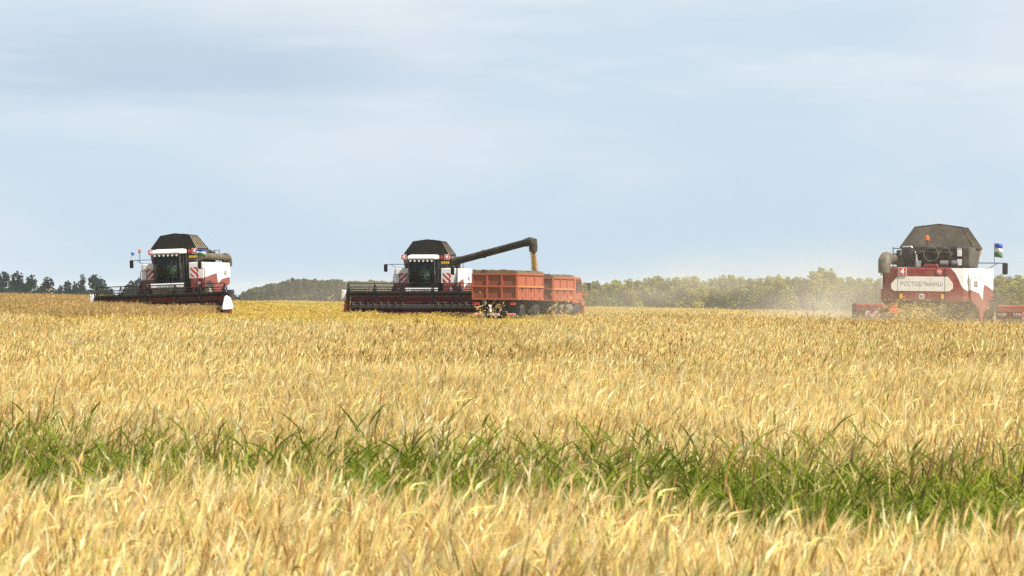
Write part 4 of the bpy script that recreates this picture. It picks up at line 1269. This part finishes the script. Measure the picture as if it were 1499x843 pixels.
def trees():
    random.seed(21)
    belt = [(crown_mesh('belt_crown', 9, 6, 5200, OLIVE, .08, 30, .42, .25), trunk_mesh('trunk', 9, .16)) for _ in range(6)]
    dark = [(crown_mesh('dark_crown', 9, 7, 2600, HAZED_DARKG, .08, 16, .5, .1), trunk_mesh('trunk', 9, .22)) for _ in range(4)]
    wood = [(crown_mesh('wood_crown', 20, 9, 2400, GREY, .06, 16, 1.1, .5), trunk_mesh('trunk', 20, .25)) for _ in range(5)]
    # belt on the right: skyline read from left (beside the truck) to right
    sky_r = [(845, 424), (858, 415), (872, 413), (888, 416), (902, 412), (920, 410), (934, 412), (948, 408), (962, 406), (978, 409), (990, 408), (1004, 407), (1016, 406),
             (1030, 412), (1044, 409), (1058, 405), (1070, 404), (1084, 407), (1098, 409), (1112, 408), (1126, 406), (1140, 405), (1152, 408), (1166, 407), (1178, 409), (1190, 398),
             (1203, 394), (1216, 396), (1230, 409), (1244, 407), (1258, 409), (1272, 408), (1288, 410), (1304, 408), (1322, 409), (1342, 408), (1362, 409), (1382, 408), (1402, 410),
             (1420, 407), (1436, 406), (1450, 408), (1464, 404), (1478, 406), (1492, 405), (1508, 407), (1526, 404), (1545, 406)]
    for i, (px, py) in enumerate(sky_r):
        cm, tm = belt[i % 6]
        D = 690 + rnd(-8, 8)
        shape = 'tall' if py < 400 else ('low' if py > 412 else 'bushy')
        plant('belt_tree', cm, tm, 9, 6, px, py - 1, D, rnd(5.5, 7.5), '%s olive green tree, %s along the belt counted rightward from the truck' % (shape, ordinal(i)), 'trees of the olive belt on the right')
    # dark trees far left
    dk = [(-22, 400, 6.5), (6, 401, 5.5), (25, 401, 6.2), (46, 406, 5.5), (70, 409, 5.6), (89, 420, 2.6), (99, 414, 4.0), (109, 415, 2.8), (121, 405, 3.0), (139, 405, 6.5), (150, 412, 4)]
    for i, (px, py, w) in enumerate(dk):
        cm, tm = dark[i % 4]
        plant('dark_tree', cm, tm, 9, 7, px, py, 900 + rnd(-15, 15), w * 1.5, 'dark blue-green %s tree, %s from the left edge of the field' % ('slender' if w < 4.1 else 'round', ordinal(i)), 'dark trees on the left skyline')
    for i, (px, py) in enumerate([(193, 414), (204, 410), (335, 428), (345, 434)]):
        cm, tm = dark[(i + 1) % 4]
        plant('dark_tree', cm, tm, 9, 7, px, py, 930, 7, 'greyish tree behind the leftmost harvester, %s seen from its left' % ordinal(i), 'dark trees on the left skyline')
    # hazy wood in the centre
    prof = [(352, 432), (358, 426), (366, 421), (374, 419), (382, 418), (390, 415), (398, 413), (406, 413), (414, 411), (422, 409), (430, 407), (438, 407), (446, 407), (454, 408), (462, 407),
            (470, 409), (478, 408), (486, 407), (494, 407), (502, 409), (510, 410), (520, 409), (532, 410), (545, 409), (560, 410), (575, 411), (600, 410), (625, 411), (650, 412), (680, 413), (710, 415)]
    for i, (px, py) in enumerate(prof):
        cm, tm = wood[i % 5]
        plant('wood_tree', cm, tm, 20, 9, px + rnd(-2, 2), py + rnd(-1.5, 1), 1500 + rnd(-25, 25), rnd(9, 12), 'hazy grey-green tree, %s from the left end of the far wood behind the harvesters' % ordinal(i), 'trees of the far wood')
    # undergrowth that closes the belt and the wood below the crowns
    def under(name, line, D, dep, n, pal, leaf, drop, label):
        B = Blades()
        px0, px1 = line[0][0] + 2, line[-1][0]
        xs, ys = [q[0] for q in line], [q[1] for q in line]
        for _ in range(n):
            px = rnd(px0, px1); d = D + rnd(-dep, dep); x = world_at(px, d)
            py = float(np.interp(px, xs, ys)) + drop
            z1 = top_z(py, d); z0 = top_z(468, d)
            p = Vector((x, d, z0 + (z1 - z0) * random.random() ** .85))
            s = leaf * rnd(.6, 1.2); u = Vector((random.gauss(0, 1), random.gauss(0, 1), random.gauss(0, .6))).normalized(); q = u.orthogonal().normalized()
            B.strip([p - u * s * .5, p, p + u * s * .5], [s * .35, s * .75, 0], q, jit(pick(pal), .15))
        me = B.mesh(name, M['leaf']); o = bpy.data.objects.new(name, me); col.objects.link(o)
        tag(o, label, 'undergrowth', kind='stuff')
    under('undergrowth', sky_r, 702, 4, 30000, OLIVE, .7, 7, 'dense olive undergrowth closing the tree belt behind the field')
    under('undergrowth', prof, 1530, 12, 24000, GREY, 1.3, 3, 'dense grey-green undergrowth of the far hazy wood')
    under('undergrowth', [(-40, 424), (60, 424), (85, 428), (160, 426)], 905, 5, 3000, HAZED_DARKG, .7, 0, 'dark low bushes under the left skyline trees')
trees()

# ------------------------------------------------------------------ dry weeds, chaff, dust, haze
def weed_mesh(name, h, n):
    B = Blades()
    for s in range(3):
        a = rnd(0, 6.28); ln = Vector((math.cos(a) * .2 + .12, math.sin(a) * .15, 0)) * h
        P = lambda t: ln * t * t + Vector((rnd(-.004, .004), 0, h * t * (1 - .1 * s)))
        pts = [P(t / 5) for t in range(6)]
        B.strip(pts, [.014, .014, .012, .011, .01, .006], Vector((1, 0, 0)), jit((0.45, 0.30, 0.13), .1))
        for _ in range(n):
            t = rnd(.35, 1.0); p = P(t) + Vector((random.gauss(0, .09), random.gauss(0, .07), random.gauss(0, .03)))
            B.strip([P(t), p], [.006, .004], Vector((0, 0, 1)), (0.45, 0.32, 0.14))
            for _k in range(3):
                u = Vector((random.gauss(.3, 1), random.gauss(0, 1), random.gauss(0, .8))).normalized(); w = u.orthogonal().normalized()
                c = jit((0.66, 0.50, 0.24), .15) if random.random() > .2 else jit((0.35, 0.20, 0.08), .1)
                q = p + Vector((random.gauss(0, .02), 0, random.gauss(0, .02)))
                B.strip([q - u * .03, q, q + u * .03], [.010, .026, 0], w, c)
    return B.mesh(name, M['straw'])
def weeds():
    random.seed(5)
    ms = [weed_mesh('dry_weed', 1.5, 13) for _ in range(3)]
    spots = [(707, 428, 150, 'tall pale dry weed in front of the trailer tailgate, left of its bumper plate'),
             (697, 447, 150, 'short dry weed before the left end of the trailer bumper'),
             (722, 440, 151, 'dry weed before the trailer bumper plate'),
             (812, 431, 160, 'bushy dry weed in front of the truck rear wheel'),
             (824, 434, 160, 'dry weed leaning beside the truck front wheel'),
             (803, 440, 159, 'dry weed before the gap between trailer and truck'),
             (1006, 437, 150, 'pale weed against the tree belt, leftmost of the crest weeds right of the truck'),
             (1043, 449, 150, 'low weed on the crest, second right of the truck'),
             (1106, 448, 150, 'low weed on the crest before the middle of the belt'),
             (1193, 442, 148, 'reddish dry weed on the crest left of the dust cloud'),
             (71, 422, 170, 'dry weed standing before the dark trees at left'),
             (474, 429, 170, 'dry weed left of the central header before the hazy wood'),
             (1452, 452, 148, 'dry weed right of the nearest harvester rear wheel')]
    for i, (px, py, D, lb) in enumerate(spots):
        x = world_at(px, D); z = gz(x, D); h = top_z(py, D) - z
        o = bpy.data.objects.new('dry_weed', ms[i % 3]); col.objects.link(o)
        o.location = (x, D, z); o.rotation_euler = (0, 0, rnd(-.5, .5)); k = h / 1.5; o.scale = (max(.6, k), max(.6, k), k)
        tag(o, lb, 'weed', 'dry weeds sticking out of the crop')
weeds()

def chaff():
    random.seed(9)
    B = Blades()
    rx, ry = RIGHT['x'], RIGHT['y']; yaw = RIGHT['yaw']
    for _ in range(3200):
        t = random.random() ** 1.3
        lx = -.2 + random.gauss(0, .42 + .9 * t); ly = -5.9 - 3.4 * t + random.gauss(0, .2)
        lz = max(.3, 1.25 - .9 * t * t + random.gauss(0, .16 + .25 * t))
        x = rx + lx * math.cos(yaw) - ly * math.sin(yaw); y = ry + lx * math.sin(yaw) + ly * math.cos(yaw)
        p = Vector((x, y, gz(x, y) + lz))
        u = Vector((random.gauss(0, 1), random.gauss(0, 1), random.gauss(0, 1))).normalized(); s = rnd(.04, .12)
        B.strip([p - u * s / 2, p + u * s / 2], [.010, .007], u.orthogonal().normalized(), jit((0.66, 0.50, 0.18), .2))
    me = B.mesh('chopped_straw', M['straw']); o = bpy.data.objects.new('chopped_straw', me); col.objects.link(o)
    tag(o, 'chopped straw flying out behind the nearest harvester', 'straw', kind='stuff')
chaff()

def dust(name, loc, size, dens, c, label, seed=0.0, scale=2.2):
    import bmesh
    me = bpy.data.meshes.new(name); bm = bmesh.new(); bmesh.ops.create_icosphere(bm, subdivisions=3, radius=1.0); bm.to_mesh(me); bm.free()
    o = bpy.data.objects.new(name, me); col.objects.link(o); o.location = loc; o.scale = size
    m = bpy.data.materials.new(name); m.use_nodes = True; m.cycles.volume_sampling = 'DISTANCE'; n, l = m.node_tree.nodes, m.node_tree.links
    n.remove(n['Principled BSDF'])
    v = n.new('ShaderNodeVolumePrincipled'); v.inputs['Color'].default_value = (*c, 1); v.inputs['Anisotropy'].default_value = .2
    t = n.new('ShaderNodeTexCoord'); ns = n.new('ShaderNodeTexNoise'); ns.inputs['Scale'].default_value = scale; ns.inputs['Detail'].default_value = 3
    mp = n.new('ShaderNodeMapping'); mp.inputs['Location'].default_value = (seed, seed, 0); l.new(t.outputs['Object'], mp.inputs['Vector']); l.new(mp.outputs[0], ns.inputs['Vector'])
    ln = n.new('ShaderNodeVectorMath'); ln.operation = 'LENGTH'; l.new(t.outputs['Object'], ln.inputs[0])
    f = n.new('ShaderNodeMapRange'); f.interpolation_type = 'SMOOTHSTEP'; f.inputs['From Min'].default_value = 1.0; f.inputs['From Max'].default_value = .15
    l.new(ln.outputs['Value'], f.inputs['Value'])
    g = n.new('ShaderNodeMapRange'); g.inputs['From Min'].default_value = .36; g.inputs['From Max'].default_value = .68; g.inputs['To Max'].default_value = dens
    l.new(ns.outputs['Fac'], g.inputs['Value'])
    mu = n.new('ShaderNodeMath'); mu.operation = 'MULTIPLY'; l.new(f.outputs[0], mu.inputs[0]); l.new(g.outputs[0], mu.inputs[1])
    l.new(mu.outputs[0], v.inputs['Density']); l.new(v.outputs[0], n['Material Output'].inputs['Volume'])
    me.materials.append(m)
    tag(o, label, 'dust', kind='stuff')
dust('dust_cloud', (10.0, 172, .9), (12, 14, 3.7), .058, (.96, .91, .80), 'pale dust drifting left of the nearest harvester', 1.3)
dust('dust_cloud', (14.6, 151.5, .6), (5.6, 4.4, 1.7), .26, (.93, .82, .6), 'golden dust swirling low behind the nearest harvester', 4.1)
dust('dust_cloud', (15.0, 150.5, 1.6), (6.5, 4.0, 4.4), .045, (.93, .86, .72), 'thin dust veil rising around the rear of the nearest harvester', 2.2)
dust('dust_cloud', (12.3, 153.5, .6), (4.4, 4.5, 2.0), .17, (.96, .91, .80), 'pale dust hiding the left end of the nearest harvester header', 3.3)
dust('dust_cloud', (62, 590, 1.0), (70, 60, 11), .0035, (.93, .87, .74), 'thin dust layer drifting along the olive tree belt', 5.5, 3.0)
dust('dust_cloud', (-11.5, 330, 1.0), (14, 30, 4.0), .009, (.93, .86, .74), 'thin grey dust hanging behind the left harvesters before the far wood', 7.7)

def haze():
    b = MB(); b.box(-4300, 4300, -60, 5700, -40, 8)
    m = bpy.data.materials.new('haze'); m.use_nodes = True; m.cycles.volume_sampling = 'DISTANCE'; n, l = m.node_tree.nodes, m.node_tree.links
    n.remove(n['Principled BSDF'])
    v = n.new('ShaderNodeVolumePrincipled'); v.inputs['Color'].default_value = (.86, .92, 1.0, 1); v.inputs['Density'].default_value = .00008; v.inputs['Anisotropy'].default_value = .2
    l.new(v.outputs[0], n['Material Output'].inputs['Volume'])
    o = b.build('haze', m)
    tag(o, 'thin summer haze in the air', kind='stuff')
haze()
